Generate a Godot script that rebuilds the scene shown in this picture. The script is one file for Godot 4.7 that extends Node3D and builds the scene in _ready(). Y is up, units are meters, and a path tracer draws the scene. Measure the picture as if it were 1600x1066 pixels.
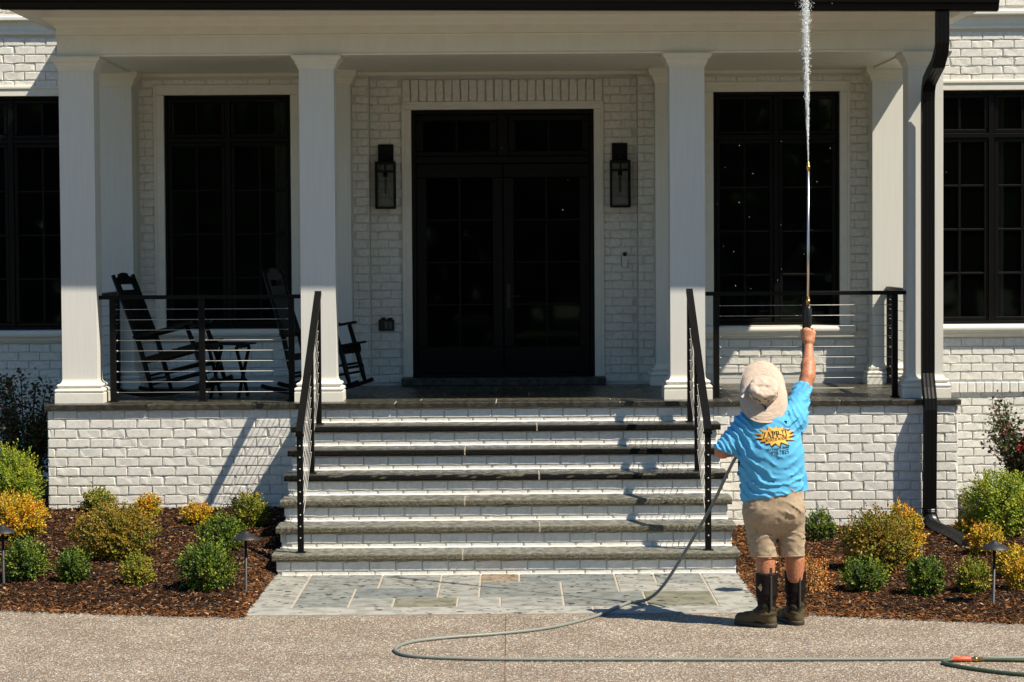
extends Node3D
# Front porch of a painted brick house, seen from the driveway, with a man rinsing the eaves.
# x runs along the porch, y up, z towards the viewer; the porch front is z = 0, the patio y = 0.

const H := 1.204            # porch floor
const RISE := 0.172
const RUN := 0.363
const ZB := -2.65           # main wall
const ZD := -2.80           # recessed door wall
const ZC := -0.2265         # column fronts
const XC := -0.023          # axis of the house
const XL := -3.923
const XR := 3.869
const SX := 1.7735          # half width of the steps

var M := {}
var counts := {}
var rnd := RandomNumberGenerator.new()
var noi := FastNoiseLite.new()

# ---------------------------------------------------------------- helpers
func nm(p: Node, called: String) -> String:
	var k := str(p.get_instance_id()) + called
	var n: int = counts.get(k, 0)
	counts[k] = n + 1
	return called if n == 0 else "%s_%03d" % [called, n]

func base(called: String, label: String, category: String, at := Vector3.ZERO, group := "") -> Node3D:
	var o := Node3D.new()
	o.name = nm(self, called)
	add_child(o, true)
	o.position = at
	tag(o, label, category, group)
	return o

func tag(o: Node, label: String, category := "", group := "", kind := "") -> void:
	if label: o.set_meta("label", label)
	if category: o.set_meta("category", category)
	if group: o.set_meta("group", group)
	if kind: o.set_meta("kind", kind)

func node(p: Node, called: String, at := Vector3.ZERO) -> Node3D:
	var o := Node3D.new()
	o.name = nm(p, called)
	p.add_child(o, true)
	o.position = at
	return o

func inst(p: Node, called: String, mesh: Mesh, xf := Transform3D()) -> MeshInstance3D:
	var o := MeshInstance3D.new()
	o.name = nm(p, called)
	o.mesh = mesh
	o.transform = xf
	p.add_child(o, true)
	return o

func put(p: Node, called: String, s: SurfaceTool, m: Material, xf := Transform3D()) -> MeshInstance3D:
	return inst(p, called, done(s, m), xf)

func done(s: SurfaceTool, m: Material) -> ArrayMesh:
	s.generate_normals()
	var a := s.commit()
	a.surface_set_material(0, m)
	return a

func st(smooth := false) -> SurfaceTool:
	var s := SurfaceTool.new()
	s.begin(Mesh.PRIMITIVE_TRIANGLES)
	s.set_smooth_group(0 if smooth else -1)
	return s

func poly(s: SurfaceTool, p: Array, out: Vector3) -> void:
	var n: Vector3 = (p[1] - p[0]).cross(p[2] - p[0])
	if n.length_squared() < 1e-16 and p.size() > 3: n = (p[2] - p[0]).cross(p[3] - p[0])
	var q: Array = p
	if n.dot(out) > 0.0:
		q = p.duplicate()
		q.reverse()
	for i in range(1, q.size() - 1):
		s.add_vertex(q[0]); s.add_vertex(q[i]); s.add_vertex(q[i + 1])

func tri(s: SurfaceTool, a: Vector3, b: Vector3, c: Vector3) -> void:
	s.add_vertex(a); s.add_vertex(b); s.add_vertex(c)

# a box with chamfered edges
func box(s: SurfaceTool, lo: Vector3, hi: Vector3, b := 0.0) -> void:
	var c := (lo + hi) / 2
	var h := (hi - lo) / 2
	if b <= 0.0:
		for ax in 3:
			for sg in [-1, 1]:
				var u := Vector3.ZERO; var v := Vector3.ZERO; var w := Vector3.ZERO
				w[ax] = h[ax] * sg; u[(ax + 1) % 3] = h[(ax + 1) % 3]; v[(ax + 2) % 3] = h[(ax + 2) % 3]
				poly(s, [c + w - u - v, c + w + u - v, c + w + u + v, c + w - u + v], w)
		return
	b = minf(b, minf(h.x, minf(h.y, h.z)) * 0.9)
	var at := func(sx: int, sy: int, sz: int, ax: int) -> Vector3:
		var q := Vector3(sx * (h.x - b), sy * (h.y - b), sz * (h.z - b))
		q[ax] += b * ([sx, sy, sz][ax])
		return c + q
	for ax in 3:
		var a1 := (ax + 1) % 3
		var a2 := (ax + 2) % 3
		for sg in [-1, 1]:
			var pts := []
			for k in [[-1, -1], [1, -1], [1, 1], [-1, 1]]:
				var e := [0, 0, 0]
				e[ax] = sg; e[a1] = k[0]; e[a2] = k[1]
				pts.append(at.call(e[0], e[1], e[2], ax))
			var o := Vector3.ZERO
			o[ax] = sg
			poly(s, pts, o)
		for s1 in [-1, 1]:
			for s2 in [-1, 1]:
				var e := [0, 0, 0]; var f := [0, 0, 0]
				e[a1] = s1; e[a2] = s2; f[a1] = s1; f[a2] = s2
				e[ax] = -1; f[ax] = 1
				poly(s, [at.call(e[0], e[1], e[2], a1), at.call(f[0], f[1], f[2], a1), at.call(f[0], f[1], f[2], a2), at.call(e[0], e[1], e[2], a2)], Vector3(e[0] + f[0], e[1] + f[1], e[2] + f[2]))
	for sx in [-1, 1]:
		for sy in [-1, 1]:
			for sz in [-1, 1]:
				poly(s, [at.call(sx, sy, sz, 0), at.call(sx, sy, sz, 1), at.call(sx, sy, sz, 2)], Vector3(sx, sy, sz))

func bx(s: SurfaceTool, x0: float, x1: float, y0: float, y1: float, z0: float, z1: float, b := 0.0) -> void:
	box(s, Vector3(x0, y0, z0), Vector3(x1, y1, z1), b)

# square section tower: levels of [half width, y]
func stack(s: SurfaceTool, cx: float, cz: float, lv: Array) -> void:
	for i in lv.size() - 1:
		var a: float = lv[i][0]; var b: float = lv[i + 1][0]
		var ya: float = lv[i][1]; var yb: float = lv[i + 1][1]
		for k in 4:
			var d := Vector3(0, 0, 1).rotated(Vector3.UP, k * PI / 2)
			var t := Vector3(1, 0, 0).rotated(Vector3.UP, k * PI / 2)
			var o := Vector3(cx, 0, cz)
			var out := d * absf(yb - ya) + Vector3(0, (a - b) * (1 if yb > ya else -1), 0)
			if absf(yb - ya) < 1e-5: out = Vector3(0, 1 if a > b else -1, 0)
			poly(s, [o + d * a - t * a + Vector3(0, ya, 0), o + d * a + t * a + Vector3(0, ya, 0), o + d * b + t * b + Vector3(0, yb, 0), o + d * b - t * b + Vector3(0, yb, 0)], out)
	for e in [[lv[0], -1], [lv[-1], 1]]:
		var a: float = e[0][0]
		var y: float = e[0][1]
		poly(s, [Vector3(cx - a, y, cz - a), Vector3(cx + a, y, cz - a), Vector3(cx + a, y, cz + a), Vector3(cx - a, y, cz + a)], Vector3(0, e[1], 0))

# moulding round the left, front and right of a rectangle: levels of [x0, x1, z front, y]
func ring(s: SurfaceTool, lv: Array, zback: float) -> void:
	for i in lv.size() - 1:
		var a: Array = lv[i]; var b: Array = lv[i + 1]
		var pa := [Vector3(a[0], a[3], zback), Vector3(a[0], a[3], a[2]), Vector3(a[1], a[3], a[2]), Vector3(a[1], a[3], zback)]
		var pb := [Vector3(b[0], b[3], zback), Vector3(b[0], b[3], b[2]), Vector3(b[1], b[3], b[2]), Vector3(b[1], b[3], zback)]
		var up: float = (a[2] - b[2]) * (1.0 if b[3] >= a[3] else -1.0)
		if absf(b[3] - a[3]) < 1e-5: up = a[2] - b[2]
		for k in 3:
			var out: Vector3 = [Vector3(-1, 0, 0), Vector3(0, 0, 1), Vector3(1, 0, 0)][k] * absf(b[3] - a[3]) + Vector3(0, up, 0)
			poly(s, [pa[k], pa[k + 1], pb[k + 1], pb[k]], out)

# profile of (z, y) points, run along x
func run_x(s: SurfaceTool, prof: Array, x0: float, x1: float, dy1 := 0.0) -> void:
	var pv := PackedVector2Array(prof)
	var ccw := 0.0
	for i in prof.size():
		var p: Vector2 = prof[i]; var q: Vector2 = prof[(i + 1) % prof.size()]
		ccw += p.cross(q)
		pass
	for i in prof.size():
		var p: Vector2 = prof[i]; var q: Vector2 = prof[(i + 1) % prof.size()]
		var e := q - p
		var n := Vector2(e.y, -e.x) * signf(ccw)
		poly(s, [Vector3(x0, p.y, p.x), Vector3(x1, p.y + dy1, p.x), Vector3(x1, q.y + dy1, q.x), Vector3(x0, q.y, q.x)], Vector3(0, n.y, n.x))
	var t := Geometry2D.triangulate_polygon(pv)
	for k in range(0, t.size(), 3):
		var a: Vector2 = pv[t[k]]; var b: Vector2 = pv[t[k + 1]]; var c: Vector2 = pv[t[k + 2]]
		poly(s, [Vector3(x0, a.y, a.x), Vector3(x0, b.y, b.x), Vector3(x0, c.y, c.x)], Vector3(-1, 0, 0))
		poly(s, [Vector3(x1, a.y + dy1, a.x), Vector3(x1, b.y + dy1, b.x), Vector3(x1, c.y + dy1, c.x)], Vector3(1, 0, 0))

func tube(s: SurfaceTool, pts: Array, r, n := 8, flat := 1.0) -> void:
	var prev := []
	var u := Vector3.ZERO
	for i in pts.size():
		var t: Vector3 = (pts[mini(i + 1, pts.size() - 1)] - pts[maxi(i - 1, 0)]).normalized()
		if i == 0: u = t.cross(Vector3(0.31, 0.2, 0.93)).normalized() if absf(t.dot(Vector3(0.31, 0.2, 0.93))) < 0.9 else t.cross(Vector3.UP).normalized()
		u = (u - t * u.dot(t)).normalized()
		var v := t.cross(u)
		var rr: float = r[i] if r is Array else r
		var ring_ := []
		for k in n:
			var a := TAU * k / n
			ring_.append(pts[i] + (u * cos(a) + v * sin(a) * flat) * rr)
		if i > 0:
			for k in n:
				var k2 := (k + 1) % n
				tri(s, prev[k], ring_[k2], prev[k2])
				tri(s, prev[k], ring_[k], ring_[k2])
		if i == 0 or i == pts.size() - 1:
			for k in n:
				var k2 := (k + 1) % n
				if i == 0: tri(s, pts[i], ring_[k], ring_[k2])
				else: tri(s, pts[i], ring_[k2], ring_[k])
		prev = ring_

# box-section bar from a to b, w wide along side, h along the third way
func bar(s: SurfaceTool, a: Vector3, b: Vector3, w: float, h: float, side := Vector3(0, 0, 1)) -> void:
	var t := (b - a).normalized()
	var u := (side - t * side.dot(t)).normalized() * w / 2
	var v := t.cross(u).normalized() * h / 2
	var p := []
	for c in [a, b]:
		p.append([c - u - v, c + u - v, c + u + v, c - u + v])
	poly(s, p[0], -t)
	poly(s, p[1], t)
	for k in 4:
		var k2 := (k + 1) % 4
		poly(s, [p[0][k], p[0][k2], p[1][k2], p[1][k]], (p[0][k] + p[0][k2]) / 2 - a)

func lathe(s: SurfaceTool, prof: Array, n: int, c := Vector3.ZERO) -> void:
	for i in prof.size() - 1:
		for k in n:
			var a := TAU * k / n
			var b := TAU * (k + 1) / n
			var p: Vector2 = prof[i]; var q: Vector2 = prof[i + 1]
			var v := [c + Vector3(p.x * cos(a), p.y, p.x * sin(a)), c + Vector3(p.x * cos(b), p.y, p.x * sin(b)), c + Vector3(q.x * cos(b), q.y, q.x * sin(b)), c + Vector3(q.x * cos(a), q.y, q.x * sin(a))]
			var m := (a + b) / 2
			var e := q - p
			var out := Vector3(e.y * cos(m), -e.x, e.y * sin(m))
			if p.x < 1e-5: poly(s, [v[0], v[2], v[3]], out)
			elif q.x < 1e-5: poly(s, [v[0], v[1], v[2]], out)
			else: poly(s, v, out)

func spline(pts: Array, each: int) -> Array:
	var out := []
	for i in pts.size() - 1:
		var a: Vector3 = pts[maxi(i - 1, 0)]; var b: Vector3 = pts[i]; var c: Vector3 = pts[i + 1]; var d: Vector3 = pts[mini(i + 2, pts.size() - 1)]
		for k in each:
			out.append(b.cubic_interpolate(c, a, d, float(k) / each))
	out.append(pts[-1])
	return out

func lin(r: float, g: float, b: float) -> Color:
	return Color(r, g, b).linear_to_srgb()

func mat(called: String, c: Color, rough: float, metal := 0.0) -> StandardMaterial3D:
	var m := StandardMaterial3D.new()
	m.resource_name = called
	m.albedo_color = c
	m.roughness = rough
	m.metallic = metal
	M[called] = m
	return m

func noise_tex(freq: float, oct: int, sd: int, normal: bool, strength := 4.0, a := Color.BLACK, b := Color.WHITE, lo := 0.3, hi := 0.7, size := 512, kind := FastNoiseLite.TYPE_SIMPLEX_SMOOTH) -> NoiseTexture2D:
	var t := NoiseTexture2D.new()
	var n := FastNoiseLite.new()
	n.noise_type = kind
	n.frequency = freq
	n.fractal_octaves = oct
	n.seed = sd
	t.width = size; t.height = size
	t.seamless = true
	t.noise = n
	if normal:
		t.as_normal_map = true
		t.bump_strength = strength
	else:
		var g := Gradient.new()
		g.set_color(0, a); g.set_offset(0, lo)
		g.set_color(1, b); g.set_offset(1, hi)
		t.color_ramp = g
	return t

func tri_map(m: StandardMaterial3D, scale: float) -> void:
	m.uv1_triplanar = true
	m.uv1_world_triplanar = true
	m.uv1_scale = Vector3(scale, scale, scale)

func bump(m: StandardMaterial3D, t: Texture2D, k := 1.0) -> void:
	m.normal_enabled = true
	m.normal_texture = t
	m.normal_scale = k

func multi(p: Node, called: String, mesh: Mesh, xf: Array, col: PackedColorArray) -> MultiMeshInstance3D:
	var mm := MultiMesh.new()
	mm.transform_format = MultiMesh.TRANSFORM_3D
	mm.use_colors = col.size() > 0
	mm.mesh = mesh
	mm.instance_count = xf.size()
	for i in xf.size():
		mm.set_instance_transform(i, xf[i])
		if col.size() > 0: mm.set_instance_color(i, col[i])
	var o := MultiMeshInstance3D.new()
	o.name = nm(p, called)
	o.multimesh = mm
	p.add_child(o, true)
	o.set_meta("kind", "stuff")
	return o

func R(a: float, b: float) -> float:
	return rnd.randf_range(a, b)

# ---------------------------------------------------------------- distance field for figures
class Field:
	var o: Vector3
	var c: float
	var n: Vector3i
	var d := PackedFloat32Array()
	func _init(lo: Vector3, hi: Vector3, cell: float) -> void:
		o = lo; c = cell
		n = Vector3i(((hi - lo) / cell).ceil()) + Vector3i.ONE
		d.resize(n.x * n.y * n.z)
		d.fill(0.2)
	func cap(a: Vector3, b: Vector3, ra: float, rb: float, k := 0.03, sq := Vector3.ONE) -> void:
		var m := maxf(ra, rb) / minf(sq.x, minf(sq.y, sq.z)) + k + 3 * c
		var lo := Vector3i(((a.min(b) - Vector3(m, m, m) - o) / c).floor()).clamp(Vector3i.ZERO, n - Vector3i.ONE)
		var hi := Vector3i(((a.max(b) + Vector3(m, m, m) - o) / c).ceil()).clamp(Vector3i.ZERO, n - Vector3i.ONE)
		var ab := b - a
		var l2 := maxf(ab.length_squared(), 1e-9)
		for z in range(lo.z, hi.z + 1):
			for y in range(lo.y, hi.y + 1):
				var row := (z * n.y + y) * n.x
				for x in range(lo.x, hi.x + 1):
					var p := o + Vector3(x, y, z) * c
					var t := clampf((p - a).dot(ab) / l2, 0.0, 1.0)
					var e := ((p - a - ab * t) * sq).length() - lerpf(ra, rb, t)
					var f := d[row + x]
					if e - f > k: continue
					var h := clampf(0.5 + 0.5 * (f - e) / k, 0.0, 1.0)
					d[row + x] = lerpf(f, e, h) - k * h * (1.0 - h)
	func cut(nrm: Vector3, w: float, centre := Vector3.ZERO, r := 99.0) -> void:
		for z in n.z:
			for y in n.y:
				var row := (z * n.y + y) * n.x
				for x in n.x:
					if d[row + x] > 0.05: continue
					var p := o + Vector3(x, y, z) * c
					if p.distance_to(centre) > r: continue
					d[row + x] = maxf(d[row + x], p.dot(nrm) - w)
	func warp(f: Callable) -> void:
		for z in n.z:
			for y in n.y:
				var row := (z * n.y + y) * n.x
				for x in n.x:
					var e := d[row + x]
					if absf(e) < 0.05: d[row + x] = e + (f.call(o + Vector3(x, y, z) * c) as float)
	func at(p: Vector3) -> float:
		var q := Vector3i(((p - o) / c).round()).clamp(Vector3i.ZERO, n - Vector3i.ONE)
		return d[(q.z * n.y + q.y) * n.x + q.x]
	func fine(p: Vector3) -> float:
		var q := ((p - o) / c).clamp(Vector3.ZERO, Vector3(n - Vector3i(2, 2, 2)))
		var i := Vector3i(q.floor())
		var t := q - Vector3(i)
		var k := (i.z * n.y + i.y) * n.x + i.x
		var a := lerpf(lerpf(d[k], d[k + 1], t.x), lerpf(d[k + n.x], d[k + n.x + 1], t.x), t.y)
		k += n.x * n.y
		return lerpf(a, lerpf(lerpf(d[k], d[k + 1], t.x), lerpf(d[k + n.x], d[k + n.x + 1], t.x), t.y), t.z)
	func mesh(s: SurfaceTool, tint = null, xf := Transform3D()) -> void:
		var id := PackedInt32Array()
		id.resize(d.size())
		id.fill(-1)
		var v := PackedVector3Array()
		var sy := n.x
		var sz := n.x * n.y
		var off := [0, 1, sy, sy + 1, sz, sz + 1, sz + sy, sz + sy + 1]
		var E := [[0, 1], [2, 3], [4, 5], [6, 7], [0, 2], [1, 3], [4, 6], [5, 7], [0, 4], [1, 5], [2, 6], [3, 7]]
		for z in n.z - 1:
			for y in n.y - 1:
				var row := (z * n.y + y) * n.x
				for x in n.x - 1:
					var i := row + x
					if d[i] > c * 3.0 or d[i] < -c * 3.0: continue
					var m := 0
					for k in 8:
						if d[i + off[k]] < 0.0: m += 1
					if m == 0 or m == 8: continue
					var q := Vector3.ZERO
					var cnt := 0
					for e in E:
						var a := d[i + off[e[0]]]
						var b := d[i + off[e[1]]]
						if (a < 0.0) != (b < 0.0):
							var t := a / (a - b)
							var p0 := Vector3(e[0] & 1, (e[0] >> 1) & 1, e[0] >> 2)
							var p1 := Vector3(e[1] & 1, (e[1] >> 1) & 1, e[1] >> 2)
							q += p0.lerp(p1, t)
							cnt += 1
					id[i] = v.size()
					v.append(o + (Vector3(x, y, z) + q / cnt) * c)
		for z in range(1, n.z - 1):
			for y in range(1, n.y - 1):
				var row := (z * n.y + y) * n.x
				for x in range(1, n.x - 1):
					var i := row + x
					var a := d[i]
					if a > c * 3.0 or a < -c * 3.0: continue
					for ax in 3:
						var b := d[i + [1, sy, sz][ax]]
						if (a < 0.0) == (b < 0.0): continue
						var u: int = [sy, sz, 1][ax]
						var w: int = [sz, 1, sy][ax]
						var q := [id[i - u - w], id[i - w], id[i], id[i - u]]
						if q.min() < 0: continue
						if a < 0.0: q.reverse()
						for k in [0, 1, 2, 0, 2, 3]:
							var p := v[q[k]]
							if tint != null: s.set_color(tint.call(p))
							s.add_vertex(xf * p)

# ---------------------------------------------------------------- scene
func _ready() -> void:
	rnd.seed = 4711
	noi.seed = 11
	noi.frequency = 1.0
	# camera
	var cam := Camera3D.new()
	cam.name = "camera"
	add_child(cam)
	var fwd := Vector3(0.0, -0.03829, -0.99927).normalized()
	var right := Vector3(1.0, -0.00634, 0.00024)
	right = (right - fwd * right.dot(fwd)).normalized()
	cam.transform = Transform3D(Basis(right, right.cross(fwd), -fwd), Vector3(0.056, 2.5567, 21.681))
	cam.fov = 15.305
	cam.near = 0.1
	cam.far = 600.0
	# sky and exposure
	var we := WorldEnvironment.new()
	we.name = "world_environment"
	var env := Environment.new()
	env.background_mode = Environment.BG_SKY
	var sky := Sky.new()
	var sm := ProceduralSkyMaterial.new()
	sm.sky_top_color = Color(0.20, 0.37, 0.57)
	sm.sky_horizon_color = Color(0.68, 0.82, 0.86)
	sm.sky_curve = 0.17
	sm.ground_bottom_color = Color(0.16, 0.15, 0.12)
	sm.ground_horizon_color = Color(0.40, 0.42, 0.40)
	sm.sun_angle_max = 12.0
	sky.sky_material = sm
	env.sky = sky
	env.background_energy_multiplier = SKY_E
	env.tonemap_mode = Environment.TONE_MAPPER_LINEAR
	env.tonemap_exposure = EXPO
	env.sdfgi_enabled = true
	env.ssao_enabled = true
	env.ssil_enabled = true
	we.environment = env
	add_child(we)
	# sun, high on the right and a little in front of the porch
	var sun := DirectionalLight3D.new()
	sun.name = "sun"
	sun.light_energy = SUN_E
	sun.light_color = Color(1.0, 0.955, 0.88)
	sun.light_angular_distance = 0.53
	sun.shadow_enabled = true
	add_child(sun)
	sun.look_at_from_position(Vector3(0.62, 1.0, 0.36) * 30.0, Vector3.ZERO, Vector3.UP)

	materials()
	ground()
	patio()
	house()
	porch()
	steps()
	railings()
	downspout()
	fittings()
	porch_furniture()
	path_lights()
	shrubs()
	person()
	washer()
	hoses()
	trees()

const SKY_E := 0.86
const EXPO := 1.75
const SUN_E := 1.5

func materials() -> void:
	var fine := noise_tex(0.035, 4, 3, true, 5.0)
	var grit := noise_tex(0.11, 3, 5, true, 6.0)
	var wavy := noise_tex(0.018, 3, 7, true, 5.0)
	var m := mat("brick_paint", lin(0.765, 0.75, 0.695), 0.6)
	m.albedo_texture = noise_tex(0.012, 5, 21, false, 0, Color(0.955, 0.95, 0.94), Color.WHITE, 0.25, 0.6)
	bump(m, fine, 0.22); tri_map(m, 2.6)
	m = mat("mortar_paint", lin(0.64, 0.625, 0.57), 0.75)
	bump(m, grit, 0.6); tri_map(m, 3.0)
	m = mat("trim_paint", lin(0.77, 0.745, 0.66), 0.42)
	m.albedo_texture = noise_tex(0.006, 4, 31, false, 0, Color(0.985, 0.983, 0.98), Color.WHITE, 0.3, 0.6)
	bump(m, wavy, 0.04); tri_map(m, 1.7)
	m = mat("column_paint", lin(0.70, 0.695, 0.645), 0.45)
	m.albedo_texture = noise_tex(0.008, 4, 33, false, 0, Color(0.988, 0.986, 0.984), Color.WHITE, 0.3, 0.6)
	tri_map(m, 1.0); m.uv1_scale = Vector3(9.0, 0.35, 9.0)
	m = mat("black_gutter_metal", lin(0.003, 0.003, 0.003), 0.42)
	m.metallic_specular = 0.3
	bump(m, wavy, 0.10); tri_map(m, 2.0)
	m = mat("black_rail_metal", lin(0.004, 0.004, 0.004), 0.45)
	m.metallic_specular = 0.3
	m = mat("cable_steel", lin(0.42, 0.41, 0.38), 0.5, 0.35)
	m = mat("window_black", lin(0.004, 0.0035, 0.0035), 0.38)
	m.metallic_specular = 0.3
	m = mat("glass_pane", Color(0.02, 0.025, 0.022, 0.55), 0.03)
	m.transparency = BaseMaterial3D.TRANSPARENCY_ALPHA
	m = mat("lantern_glass", Color(0.10, 0.11, 0.10, 0.45), 0.05)
	m.transparency = BaseMaterial3D.TRANSPARENCY_ALPHA
	m = mat("room_wall", lin(0.12, 0.115, 0.10), 0.9)
	m = mat("curtain_cloth", lin(0.55, 0.54, 0.48), 0.9)
	m = mat("roof_shingle", lin(0.03, 0.03, 0.032), 0.9)
	bump(m, grit, 1.0); tri_map(m, 3.0)
	# stone
	var stone_a := noise_tex(0.010, 5, 41, false, 0, Color(0.72, 0.74, 0.73), Color.WHITE, 0.3, 0.65, 1024)
	m = mat("bluestone", Color.WHITE, 0.62)
	m.vertex_color_use_as_albedo = true
	m.albedo_texture = stone_a
	bump(m, grit, 0.35); tri_map(m, 1.3)
	m = mat("rough_stone", Color.WHITE, 0.75)
	m.metallic_specular = 0.3
	m.vertex_color_use_as_albedo = true
	m.albedo_texture = noise_tex(0.03, 4, 43, false, 0, Color(0.74, 0.73, 0.70), Color.WHITE, 0.25, 0.7)
	bump(m, noise_tex(0.05, 4, 45, true, 6.0), 0.55); tri_map(m, 2.2)
	m = mat("wet_stone", Color.WHITE, 0.2)
	m.vertex_color_use_as_albedo = true
	m.albedo_texture = stone_a
	m.roughness_texture = noise_tex(0.02, 3, 47, false, 0, Color(0.55, 0.55, 0.55), Color.WHITE, 0.35, 0.6)
	m.roughness = 0.42
	bump(m, grit, 0.22); tri_map(m, 1.1)
	m = mat("joint_mortar", lin(0.40, 0.345, 0.27), 0.85)
	bump(m, grit, 0.6); tri_map(m, 4.0)
	# driveway
	m = mat("aggregate", Color.WHITE, 0.75)
	var im := aggregate(1536, 24000)
	m.albedo_texture = ImageTexture.create_from_image(im[0])
	m.detail_enabled = true
	m.detail_blend_mode = BaseMaterial3D.BLEND_MODE_MUL
	m.detail_albedo = noise_tex(0.01, 4, 51, false, 0, Color(0.93, 0.92, 0.91), Color.WHITE, 0.3, 0.7)
	m.detail_uv_layer = BaseMaterial3D.DETAIL_UV_2
	bump(m, ImageTexture.create_from_image(im[1]), 1.0)
	m = mat("joint_filler", lin(0.20, 0.115, 0.07), 0.8)
	m = mat("mulch_soil", lin(0.016, 0.008, 0.005), 0.95)
	bump(m, noise_tex(0.06, 4, 55, true, 12.0), 1.5); tri_map(m, 1.5)
	m = mat("mulch_chip", Color.WHITE, 0.95)
	m.metallic_specular = 0.2
	m.vertex_color_use_as_albedo = true
	m = mat("lawn_grass", lin(0.05, 0.085, 0.022), 0.9)
	m.albedo_texture = noise_tex(0.02, 5, 57, false, 0, Color(0.6, 0.62, 0.5), Color.WHITE, 0.3, 0.7)
	bump(m, grit, 1.0); tri_map(m, 0.6)
	# plants
	m = mat("leaf", Color.WHITE, 0.45)
	m.metallic_specular = 0.38
	m.vertex_color_use_as_albedo = true
	m.backlight_enabled = true
	m.backlight = Color(0.32, 0.32, 0.32)
	m = mat("bark", lin(0.06, 0.045, 0.03), 0.95)
	bump(m, noise_tex(0.04, 4, 61, true, 9.0), 1.2); tri_map(m, 2.0)
	m = mat("petal", lin(0.45, 0.02, 0.02), 0.5)
	# person
	m = mat("skin", lin(0.48, 0.205, 0.105), 0.5)
	m.albedo_texture = noise_tex(0.02, 4, 71, false, 0, Color(0.88, 0.80, 0.76), Color.WHITE, 0.3, 0.65)
	m.subsurf_scatter_enabled = true
	m.subsurf_scatter_strength = 0.08
	bump(m, noise_tex(0.09, 3, 72, true, 4.0), 0.35); tri_map(m, 5.0)
	var weave := noise_tex(0.16, 2, 73, true, 4.0)
	m = mat("blue_cotton", lin(0.085, 0.39, 0.66), 0.85)
	m.rim_enabled = true; m.rim = 0.25; m.rim_tint = 0.6
	bump(m, weave, 0.4); tri_map(m, 6.0)
	m = mat("khaki_cotton", lin(0.36, 0.275, 0.185), 0.9)
	m.albedo_texture = noise_tex(0.012, 4, 75, false, 0, Color(0.94, 0.935, 0.925), Color.WHITE, 0.3, 0.65)
	bump(m, weave, 0.3); tri_map(m, 6.0)
	m = mat("hat_cotton", lin(0.53, 0.43, 0.345), 0.9)
	m.albedo_texture = noise_tex(0.02, 4, 77, false, 0, Color(0.95, 0.94, 0.93), Color.WHITE, 0.3, 0.65)
	bump(m, weave, 0.3); tri_map(m, 6.0)
	m = mat("boot_rubber", Color.WHITE, 0.6)
	m.metallic_specular = 0.3
	m.vertex_color_use_as_albedo = true
	bump(m, fine, 0.4); tri_map(m, 6.0)
	m = mat("boot_sole", lin(0.035, 0.03, 0.018), 0.7)
	m = mat("print_yellow", lin(0.83, 0.44, 0.07), 0.8)
	m = mat("print_black", lin(0.012, 0.012, 0.016), 0.8)
	m = mat("tan_patch", lin(0.28, 0.22, 0.11), 0.6)
	m = mat("hair", lin(0.12, 0.09, 0.07), 0.8)
	m = mat("black_plastic", lin(0.006, 0.006, 0.006), 0.4)
	m = mat("brass", lin(0.60, 0.36, 0.12), 0.3, 1.0)
	m = mat("lance_steel", lin(0.66, 0.60, 0.55), 0.28, 1.0)
	m = mat("hose_rubber", lin(0.19, 0.205, 0.18), 0.5)
	m = mat("hose_green", lin(0.05, 0.075, 0.04), 0.5)
	m = mat("orange_plastic", lin(0.62, 0.075, 0.015), 0.45)
	m = mat("green_plastic", lin(0.02, 0.12, 0.08), 0.5)
	m = mat("water_drop", lin(0.85, 0.88, 0.88), 0.15)
	m = mat("chair_paint", lin(0.003, 0.003, 0.003), 0.4)
	m.metallic_specular = 0.3
	m = mat("path_metal", lin(0.014, 0.014, 0.015), 0.5)
	m = mat("bell_silver", lin(0.7, 0.7, 0.68), 0.45)
	m = mat("outlet_grey", lin(0.10, 0.10, 0.10), 0.5)
	m = mat("candle_white", lin(0.5, 0.47, 0.4), 0.5)

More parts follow.
